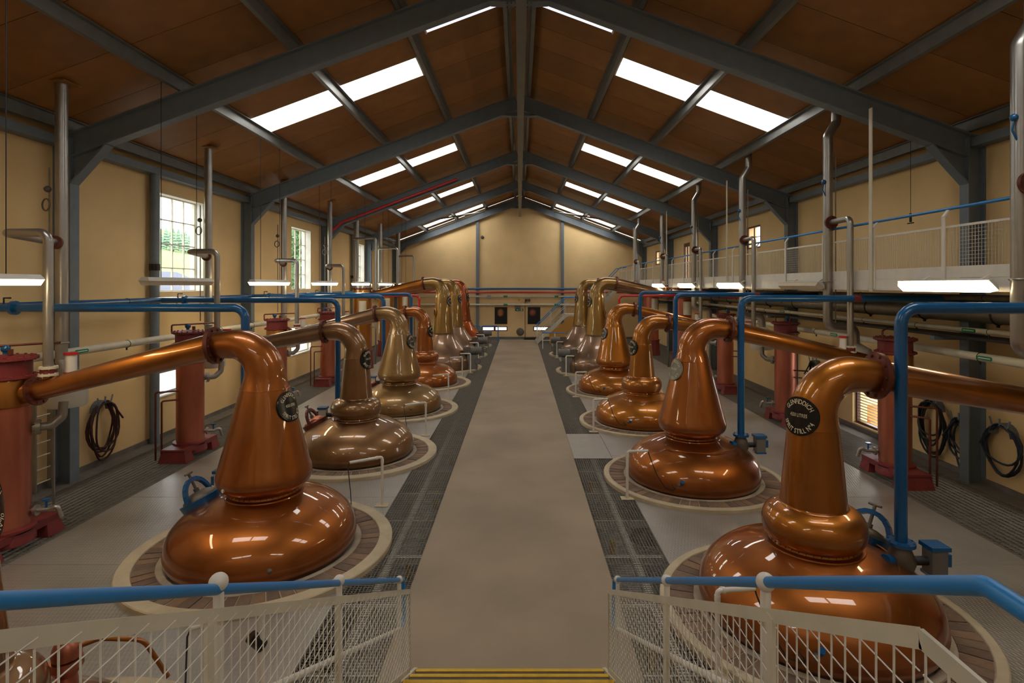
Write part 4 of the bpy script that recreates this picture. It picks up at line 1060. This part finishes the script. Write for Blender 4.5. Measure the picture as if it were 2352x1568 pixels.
# ------------------------------------------------------------------ walkway with railing
t = thing('walkway', 'raised white steel walkway with mesh railing along the wall', 'walkway', (6.9, 15, 3.3))
WX = 5.90; WY0, WY1 = 1.2, 33.0
MB().box((WX + .05, WY0, 3.36), (7.72, WY1, 3.41)).build('deck', M_galv, t, smooth=False)
MB().box((WX, WY0, 3.32), (WX + .035, WY1, 3.50)).build('edge_beam', M_white, t, smooth=False)
MB().box((WX + .005, WY0, 3.505), (WX + .03, WY1, 3.66)).build('kick_plate', M_white, t, smooth=False)
MB().cyl((WX + .06, WY0, 4.46), (WX + .06, WY1, 4.46), .022, 12).build('handrail', M_rail, t)
MB().box((WX + .01, WY0, 4.19), (WX + .035, WY1, 4.22)).build('mesh_top_bar', M_white, t, smooth=False)
y = 1.62
while y < WY1:
    m = MB().bar((WX - .012, y, 3.34), (WX - .012, y, 4.36), .05, .02, (1, 0, 0)); m.bar((WX - .012, y, 4.35), (WX + .06, y, 4.45), .05, .02, (1, 0, 0)); m.build('post', M_white, t, smooth=False)
    if y + 1.53 < WY1 + .3:
        m = MB(); ye = min(y + 1.53, WY1); k = 30
        for i in range(1, k): yy = y + (ye - y) * i / k; m.box((WX + .012, yy - .0022, 3.66), (WX + .0165, yy + .0022, 4.19))
        for i in range(1, 11): z = 3.66 + .53 * i / 11; m.box((WX + .0165, y, z - .0022), (WX + .021, ye, z + .0022))
        m.build('mesh_panel', M_white2, t, smooth=False)
    y += 1.53
for y in FR_Y[:4]:
    MB().box((WX - .045, y - .35 - .04, 3.3), (WX - .03, y - .35 + .04, zc(WX) - .55)).build('hanger', M_white2, t, smooth=False)

# ------------------------------------------------------------------ far stairs up to the walkway
t = thing('far_stair', 'white steel stair with blue handrail climbing the gable end to the walkway', 'stairs', (1.0, 32.6, 0))
YS = 32.6
def flight(x0, z0, x1, z1, n):
    for yy in (YS, YS + 1.1): MB().bar((x0, yy, z0), (x1, yy, z1), .05, .2, (0, 0, 1)).build('stringer', M_white2, t, smooth=False)
    for i in range(n):
        q = (i + .5) / n; MB().cbox((x0 + (x1 - x0) * q, YS + .55, z0 + (z1 - z0) * q), (.26, 1.04, .03)).build('tread', M_galv, t, smooth=False)
flight(1.0, 0.05, 2.75, 1.68, 9); flight(4.3, 1.72, 5.85, 3.3, 8)
MB().box((2.7, YS - .02, 1.62), (4.35, YS + 1.12, 1.72)).build('landing', M_white2, t, smooth=False)
for dy in (0, 1.1):
    MB().tube(fillet([(1.0, YS + dy, 1.0), (2.75, YS + dy, 2.68), (4.3, YS + dy, 2.72), (5.85, YS + dy, 4.4), (6.3, YS + dy, 4.46)], .1), .025, 10).build('handrail', M_rail, t)
    for (x, z) in ((1.05, .05), (1.85, .85), (2.7, 1.65), (3.5, 1.7), (4.3, 1.72), (5.0, 2.45), (5.8, 3.25)): MB().bar((x, YS + dy, z), (x, YS + dy, z + .98), .05, .03, (1, 0, 0)).build('post', M_white, t, smooth=False)
    MB().tube([(1.0, YS + dy, .55), (2.75, YS + dy, 2.2), (4.3, YS + dy, 2.25)], .015, 6).build('mid_rail', M_white, t)
o = MB().prism([(1.9, YS + .06, 0.0), (5.6, YS + .06, 0.0), (5.6, YS + .06, 1.55), (3.0, YS + .06, 1.55), (1.75, YS + .06, 0.55), (1.75, YS + .06, 0)], (0, .03, 0)).build('warm_light_panel', M_warmlight, smooth=False); tag(o, 'wall panel with warm light painted in ochre beneath the far white stair', 'panel')  # wall beneath the stair; its warm light is painted into the ochre colour
t = thing('guard_rail', 'short white railing with blue top rail before the warm-light panel at the far stair', 'railing', (2.2, 29.9, 0))
for x in (1.25, 1.9, 3.0, 4.1): MB().bar((x, 29.9, 0), (x, 29.9, .82), .05, .05).build('post', M_white, t, smooth=False)
MB().cyl((1.2, 29.9, .85), (4.2, 29.9, .85), .025, 10).build('top_rail', M_rail, t); MB().cyl((1.2, 29.9, .45), (4.2, 29.9, .45), .018, 8).build('mid_rail', M_white, t)
t = thing('guard_rail', 'low blue pipe railing before the gable wall, window side', 'railing', (-2, 34.2, 0))
for (a, b) in ((-3.4, -2.4), (-2.3, -1.3)): MB().tube(fillet([(a, 34.0, 0), (a, 34.0, .92), (b, 34.0, .92), (b, 34.0, 0)], .08), .028, 10).build('loop', M_rail, t)

# ------------------------------------------------------------------ gable wall items
def poster(x0, x1, label, seed):
    t = thing('poster', label, 'poster', ((x0 + x1) / 2, YE, 1.0)); y = YE - .03
    MB().box((x0, y, .95), (x1, YE - .003, 2.02)).build('frame', M_black, t, smooth=False)
    m = bpy.data.materials.new('poster_print_%d' % seed); m.use_nodes = True; nt = m.node_tree; N = nt.nodes; L = nt.links; b = N['Principled BSDF']; b.inputs['Roughness'].default_value = .35
    tc = N.new('ShaderNodeTexCoord'); nz = N.new('ShaderNodeTexNoise'); nz.inputs['Scale'].default_value = 2.4 + seed; nz.inputs['Detail'].default_value = 3
    mp = N.new('ShaderNodeMapping'); mp.inputs['Location'].default_value = (-.45 + .15 * seed, 0, -.68); mp.inputs['Scale'].default_value = (2.4, 0, 2.6)
    gr = N.new('ShaderNodeTexGradient'); gr.gradient_type = 'SPHERICAL'; mu = N.new('ShaderNodeMath'); mu.operation = 'MULTIPLY'; rp = N.new('ShaderNodeValToRGB')
    rp.color_ramp.elements[0].color = (.004, .004, .005, 1); rp.color_ramp.elements[0].position = .05; rp.color_ramp.elements[1].color = (.95, .30, .09, 1) if seed == 0 else (.55, .14, .07, 1); rp.color_ramp.elements[1].position = .34
    L.new(tc.outputs['Generated'], nz.inputs['Vector']); L.new(tc.outputs['Generated'], mp.inputs[0]); mp.vector_type = 'TEXTURE'
    mp.inputs['Location'].default_value = (.48 - .1 * seed, 0.5, .68); mp.inputs['Scale'].default_value = (.42, 1, .36)
    L.new(mp.outputs[0], gr.inputs[0]); L.new(gr.outputs['Fac'], mu.inputs[0]); L.new(nz.outputs['Fac'], mu.inputs[1]); L.new(mu.outputs[0], rp.inputs[0]); L.new(rp.outputs[0], b.inputs['Base Color'])
    MB().box((x0 + .03, y - .004, .98), (x1 - .03, y, 1.99)).build('print', m, t, smooth=False)
poster(-1.56, -.77, 'dark framed poster with orange glow on the gable wall, window side of the exit sign', 0)
poster(.53, 1.32, 'dark framed poster with faint red shapes on the gable wall beside the far stair', 1)
t = thing('exit_sign', 'green emergency exit sign high on the gable wall between the posters', 'sign', (0, YE, 1.8))
MB().box((-.27, YE - .05, 1.77), (.24, YE - .004, 1.93)).build('panel', mat('exit_green', (20, 92, 60), .4, var=.02), t, smooth=False)
m = MB(); y = YE - .054
m.prism([(-.20, y, 1.85), (-.12, y, 1.81), (-.12, y, 1.835), (-.03, y, 1.835), (-.03, y, 1.865), (-.12, y, 1.865), (-.12, y, 1.89)], (0, .003, 0)); m.box((.12, y, 1.79), (.18, y + .003, 1.91))
m.cbox((.05, y, 1.895), (.025, .004, .025)); m.bar((.04, y, 1.88), (.05, y, 1.84), .004, .02, (1, 0, 0)); m.bar((.05, y, 1.84), (.08, y, 1.80), .004, .014, (1, 0, 0)); m.bar((.05, y, 1.84), (.02, y, 1.80), .004, .014, (1, 0, 0)); m.bar((.02, y, 1.87), (.08, y, 1.86), .004, .01)
m.build('pictogram', M_sign_white, t, smooth=False)
o = MB().box((-.3, YE - .16, 1.95), (.07, YE - .004, 2.12)).build('emergency_light', M_motor, smooth=False); tag(o, 'grey emergency light box directly above the green exit sign', 'lamp')
o = MB().lathe([(.02, 0), (.235, 0), (.245, .04), (.20, .09), (.05, .10), (.01, .10)], (0.05, YE - .004, .47), 28, M=Matrix.Rotation(PI / 2, 3, 'X')).build('wall_fan', M_cast); tag(o, 'round dark grey fan cover low on the gable wall between the posters', 'fan')
o = MB().lathe([(.01, 0), (.10, 0), (.10, .05), (.05, .09), (.01, .09)], (-2.35, YE - .004, 6.45), 16, M=Matrix.Rotation(PI / 2, 3, 'X')).build('alarm_bell', M_cast); tag(o, 'small dark round bell high on the gable wall', 'bell')
o = MB().cyl((.36, YE - .02, .1), (.36, YE - .02, 2.4), .018, 8).build('wall_conduit', M_cast, loc=(.36, YE - .02, .1)); tag(o, 'thin upright conduit on the gable wall beside the exit sign', 'conduit')
t = thing('floodlight', 'small dark twin floodlight on the gable wall above the exit sign', 'lamp', (.5, YE, 2.45))
for dx in (.42, .62): MB().cyl((dx, YE - .22, 2.42), (dx, YE - .08, 2.48), .07, 14).build('lamp_head', M_cast, t)
MB().box((.35, YE - .08, 2.46), (.7, YE - .004, 2.52)).build('mount', M_cast, t, smooth=False)
o = MB().box((-.1, YE - .012, 2.4), (.05, YE - .003, 2.56)).build('warning_notice', M_yellow, smooth=False); tag(o, 'small yellow warning notice on the gable wall above the emergency light', 'sign')
o = MB().box((.3, YE - .5, 0), (1.0, YE - .05, .12)).build('door_mat', M_dark, smooth=False); tag(o, 'low dark step on the floor at the gable wall below the far poster', 'step')

# ------------------------------------------------------------------ agitator motors of the tall stills
def gear_motor(s, y, label):
    X = s * 1.86 if s < 0 else 1.85
    t = thing('agitator_motor', label, 'motor', (X, y, 0), 'agitator motors by the aisle')
    MB().box((X - .22, y - .2, 0), (X + .18, y + .2, .62)).build('cabinet', M_motor, t, smooth=False)
    MB().cyl((X - s * .34, y, .78), (X + s * .1, y, .78), .15, 22).build('motor', M_motor, t)
    m = MB()
    for k in range(6): m.cyl((X - s * (.30 - .06 * k), y, .78), (X - s * (.275 - .06 * k), y, .78), .165, 22)
    m.build('cooling_fins', M_motor, t)
    MB().cbox((X + s * .25, y, .78), (.28, .3, .3)).build('gear_box', M_cast, t, smooth=False)
    MB().cyl((X + s * .39, y, .78), (X + s * .62, y, .78), .05, 12).build('shaft', C_arm, t)
    MB().ring((X - s * .2, y - .26, .38), (0, 1, 0), .11, .012, 20, 6).build('hand_wheel', M_cast, t)
for k, (x, y) in enumerate(WASH_L): gear_motor(-1, y - .5, 'grey agitator motor on a cabinet by the aisle, window side, %s of three' % ORD[k])
for k, (x, y) in enumerate(WASH_R): gear_motor(1, y - .5, 'grey agitator motor on a cabinet by the aisle, walkway side, %s of two' % ORD[k])

# ------------------------------------------------------------------ standpipes with thermometer cables
def standpipe(X, Y, dx, dy, tx, ty, label, big_end=True):
    t = thing('cable_standpipe', label, 'pipe', (X, Y, 0), 'white cable standpipes beside the stills')
    MB().tube(fillet([(X, Y, 0), (X, Y, .75), (X + dx, Y + dy, .75)], .035, 5), .022, 12).build('pipe', M_white, t)
    for p, q in (((X, Y, .66), (X, Y, .71)), ((X + dx * .13, Y + dy * .13, .75), (X + dx * .2, Y + dy * .2, .75))): MB().cyl(p, q, .027, 12).build('elbow_socket', M_white, t)
    MB().box((X - .10, Y - .07, 0.001), (X + .10, Y + .07, .012)).build('foot_plate', M_conc, t, smooth=False)
    e = V(X + dx, Y + dy, .75); g = V(tx, ty, .27)
    pts = [e, e + V(dx * .05, dy * .05, -.06)] + [e.lerp(g, q) + V(0, 0, -.30 * math.sin(PI * q) - .03) for q in (.25, .5, .75)] + [g]
    MB().tube(pts, .007, 6).build('cable', M_dark, t)
    m = MB().ring(e.lerp(g, .72) + V(0, 0, -.2), (dx, dy, .2), .05, .006, 18, 5); m.build('cable_loop', M_dark, t)
    MB().cyl(g - V(0, 0, .02), g + V(.0, -.04, .03), .03, 10).build('cable_plug', M_blue, t)
for k, (x, y) in enumerate(STILL_L[:5]):
    standpipe(-2.12, y + 1.42, -.42, -.28, x + 1.02, y + .35 * 1.2, 'bent white standpipe with cable beside the %s still, window side' % ORD[k])
for k, (x, y) in enumerate(STILL_R):
    standpipe(1.72, y - .93, .34, .04, x - .47, y - 1.0, 'bent white standpipe with cable beside the %s still, walkway side' % ORD[k])
for k, (x, y) in enumerate(WASH_L): standpipe(-1.9, y - 1.25, -.4, .0, x + .9, y - .9, 'bent white standpipe beside the %s tall still, window side' % ORD[k])
for k, (x, y) in enumerate(WASH_R): standpipe(1.75, y - 1.2, .3, .0, x - .9, y - .9, 'bent white standpipe beside the %s tall still, walkway side' % ORD[k])
t = bpy.data.objects['cable_standpipe']
MB().cyl((-2.12, 4.60, .42), (-2.20, 4.56, .53), .05, 14).cyl((-2.12, 4.59, .30), (-2.12, 4.59, .42), .02, 8).build('black_clamp', M_black, t)
# copper sight lamp and bent copper pipe at the first still
t = thing('sight_lamp', 'polished copper lamp with bent copper pipe on the cropped still behind the handrail', 'lamp', (-3.12, 3.84, 0.64))
X, Y = -3.12, 3.84
MB().lathe([(.085, .84), (.09, .88), (.075, .93), (.05, .97), (.01, .985)], (X, Y, 0), 22).build('hood', C_pink, t); MB().lathe([(.07, .64), (.06, .72), (.10, .78), (.095, .83)], (X, Y, 0), 22).build('holder', C_pink, t)
MB().tube(fillet([(X + .05, Y, .90), (X + .18, Y + .06, .93), (X + .42, Y + .16, .86), (X + .56, Y + .22, .55)], .2), .016, 10).build('copper_pipe', C_arm, t)

# ------------------------------------------------------------------ hoses, ladder and small wall gear
def hose_coil(s, Y, z, rx, rz, m, n, label, seed, hang=.0):
    rnd = random.Random(seed); X = s * 7.86
    t = thing('hose_coil', label, 'hose', (s * 7.99, Y, z), 'hoses coiled on wall hooks')
    mb = MB(); pts = []
    for k in range(n):
        a_, b_ = rx * (.75 + .35 * rnd.random()), rz * (.60 + .45 * rnd.random()); ox = X + s * (.06 - .02 * (k % 6)); oy = Y + .05 * (rnd.random() - .5)
        for i in range(20):
            q = 2 * PI * i / 20 + PI / 2
            pts.append(V(ox - s * .02 * math.sin(q * 3 + k), oy + a_ * math.cos(q), z - b_ + b_ * math.sin(q)))
    pts.append(pts[-1] + V(0, .1, -.1)); pts.append(pts[-1] + V(-s * .05, .15, -.25))
    mb.tube(pts, .017, 8).build('hose', m, t)
    mm2 = MB()
    arc = [(s * 7.99, Y + .2 * math.cos(a), z - .16 + .2 * math.sin(a)) for a in [PI * k / 8 for k in range(9)]]
    for a, b in zip(arc, arc[1:]): mm2.hexa([(a[0], a[1], a[2] - .0), (a[0] - s * .16, a[1], a[2]), (b[0] - s * .16, b[1], b[2]), (b[0], b[1], b[2]), (a[0], a[1], a[2] + .012), (a[0] - s * .16, a[1], a[2] + .012), (b[0] - s * .16, b[1], b[2] + .012), (b[0], b[1], b[2] + .012)])
    mm2.build('hook_saddle', M_steel, t, smooth=False)
    for dy in (-.15, 0, .15): MB().bar((s * 7.84, Y + dy, z + .0), (s * 7.84, Y + dy * 1.3, z + .12), .03, .012, (1, 0, 0)).build('hook_prong', M_steel, t, smooth=False)
hose_coil(-1, 10.55, 1.18, .36, .52, M_hosebrown, 6, 'dark brown hose coiled on a wall hook beside the cable ladder', 3)
hose_coil(1, 10.65, 1.18, .32, .52, M_dark, 8, 'thick bunch of black hoses coiled on the wall beside the condenser, walkway side', 5)
hose_coil(1, 9.95, 1.0, .27, .44, M_hoseblue, 4, 'thin dark blue hose coil hung on the steel column, walkway side', 8)
hose_coil(1, 9.1, 1.10, .36, .48, M_hoseblue, 4, 'loose dark blue hose hung on the wall hook closest to the stair', 11)
hose_coil(-1, 17.3, 1.3, .2, .42, M_dark, 5, 'black hose hung on the wall behind the third condenser, window side', 13)
hose_coil(1, 14.9, 1.35, .2, .42, M_dark, 5, 'black hose hung on the wall behind the second condenser, walkway side', 15)
t = thing('cable_ladder', 'upright galvanised cable ladder on the wall beside the first frame column', 'ladder', (-7.9, 9.2, 0))
for dy in (-.17, .17): MB().box((-7.93, 9.2 + dy - .015, 0.02), (-7.83, 9.2 + dy + .015, 1.62)).build('side_rail', M_galv, t, smooth=False)
for k in range(7): MB().cyl((-7.88, 9.03, .15 + .22 * k), (-7.88, 9.37, .15 + .22 * k), .010, 8).build('rung', M_white, t)
o = MB().tube([(-7.8, 8.75, 1.25), (-7.7, 8.7, 1.0), (-7.72, 8.8, .75), (-7.68, 8.65, .5), (-7.7, 8.72, .2), (-7.74, 8.6, 0.02)], .016, 8).build('cable', M_hoseblue, loc=(-7.74, 8.6, .02)); tag(o, 'dark cable dangling beside the cable ladder and the closest condenser', 'cable')
o = MB().box((7.86, 11.5, 1.35), (7.99, 11.85, 1.8)).build('switch_box', M_motor, smooth=False); tag(o, 'grey electrical switch box on the walkway wall above the hoses', 'box')
t = thing('hanging_control', 'small black control hanging on a cord before the walkway wall', 'control', (7.3, 10.4, 4.4))
MB().cyl((7.3, 10.4, 4.72), (7.3, 10.4, 6.1), .005, 6).build('cord', M_dark, t); MB().cyl((7.3, 10.4, 4.58), (7.3, 10.4, 4.74), .022, 8).build('pendant', M_dark, t); MB().cyl((7.3, 10.32, 4.56), (7.3, 10.48, 4.56), .012, 6).build('hook', M_dark, t)

# ------------------------------------------------------------------ entrance stair and its guard rails
CX = -.08; HW = .80; SLOPE = .525
t = thing('entrance_stair', 'stair with yellow-edged dark treads descending to the aisle', 'stairs', (CX, 4.6, 0))
n = 14; going = .2524; rise = going * SLOPE
for i in range(n):
    y = 4.635 - going * i; z = .2 + rise * i
    tr = MB().box((CX - HW + .02, y - going - .02, z - .04), (CX + HW - .02, y, z)).build('tread', M_tread, t, smooth=False)
    MB().box((CX - HW + .02, y - .022, z - .03), (CX + HW - .02, y + .012, z + .006)).build('nosing', M_yellow, tr, smooth=False)
    MB().box((CX - HW + .02, y - .02, z - rise if i else 0.0), (CX + HW - .02, y - .008, z - .03)).build('riser', M_tread, t, smooth=False)
zl = .2 + rise * n; yl = 4.635 - going * n
MB().box((CX - 1.6, -1.6, zl - .06), (CX + 1.6, yl, zl)).build('landing', M_tread, t, smooth=False)
for s in (-1, 1): MB().bar((CX + s * (HW + .0), 4.70, .06), (CX + s * (HW + .0), yl, zl - .12), .03, .20).build('stringer', M_white2, t, smooth=False)
for s in (-1, 1): MB().box((CX + s * .9 - .05, -1.5, 0), (CX + s * .9 + .05, -1.4, zl - .06)).build('leg', M_white2, t, smooth=False)

def zrail(y): return 3.388 - SLOPE * y
def guard(s):
    X = CX + s * HW
    t = thing('stair_guard', 'white wire-mesh stair guard with blue handrail, %s' % SIDE[s], 'railing', (X, 4.1, 0), 'guards of the entrance stair')
    yb = .78 if s < 0 else .86; zb_ = zrail(yb) - (.028 if s < 0 else 0)
    ye = 4.22
    path = [(X, -.9, zb_), (X, yb, zb_), (X, ye, zrail(ye)), (X, ye + .10, zrail(ye) - .30), (X, ye + .02, zrail(ye) - .34)]
    MB().tube(fillet([(X, -.9, zb_), (X, yb, zb_), (X, ye, zrail(ye)), (X, ye + .05, zrail(ye) - .34), (X, ye - .12, zrail(ye) - .30)], .05, 8), .0155, 18).build('handrail', M_rail, t)
    # lower mid rail
    MB().tube([(X, yb, zb_ - .36), (X, ye - .12, zrail(ye - .12) - .36)], .0135, 12).build('mid_rail', M_white, t)
    # posts with ball clamps
    for y in (1.63, 2.72, 4.08):
        zr = zrail(y); zf = .2 + SLOPE * (4.635 - y) - .22
        p = MB().cyl((X, y, max(0, zf)), (X, y, zr - .01), .0148, 14).build('post', M_white, t)
        MB().ball((X, y, zr), .027, 18, 12).build('rail_clamp', M_white, p)
        MB().ball((X, y, zr - .36), .019, 14, 8).build('rail_clamp', M_white, p)
    xi = X - s * .028
    tz = lambda y: zrail(y) - .092; bz = lambda y: zrail(y) - .70
    y0, y1 = (.82 if s < 0 else .96), 4.33
    def fr(p, q): MB().bar(p, q, .008, .034, (0, 0, 1) if abs(p[1] - q[1]) > .01 else (0, 1, 0)).build('mesh_frame', M_white2, t, smooth=False)
    fr((xi, y0, tz(y0)), (xi, y1, tz(y1))); fr((xi, y0, bz(y0)), (xi, y1, bz(y1)))
    fr((xi, -.8, tz(y0)), (xi, y0, tz(y0))); fr((xi, -.8, bz(y0)), (xi, y0, bz(y0)))
    for y in (y1, 2.62, 1.53): MB().bar((xi, y, bz(y)), (xi, y, tz(y)), .011, .034, (0, 1, 0)).build('mesh_frame', M_white2, t, smooth=False)
    panels = [(1.53, y0 + .01), (2.62, 1.54), (4.32, 2.63)]
    for (b, a) in panels:
        m = MB(); sp = .0515; k0 = math.ceil(a / sp); y = k0 * sp
        while y < b: m.cyl((xi, y, bz(y) + .015), (xi, y, tz(y) - .015), .0023, 5); y += sp
        z = math.ceil(bz(b) / sp) * sp
        while z < tz(a):
            # horizontal wires clipped to the sloping frame
            ya = (3.388 - .092 - z) / SLOPE; yb_ = (3.388 - .70 - z) / SLOPE
            q0, q1 = max(a, yb_), min(b, ya)
            if q1 - q0 > .02: m.cyl((xi + .0045, q0, z), (xi + .0045, q1, z), .0016, 5)
            z += sp
        m.build('wire_mesh', M_white, t, smooth=False, kind='stuff')
    m = MB(); y = -.75
    while y < y0 - .01: m.cyl((xi, y, bz(y0)), (xi, y, tz(y0)), .0023, 5); y += .0515
    z = bz(y0) + .03
    while z < tz(y0): m.cyl((xi + .0045, -.8, z), (xi + .0045, y0, z), .0023, 5); z += .0515
    m.build('wire_mesh', M_white, t, smooth=False, kind='stuff')
guard(-1); guard(1)
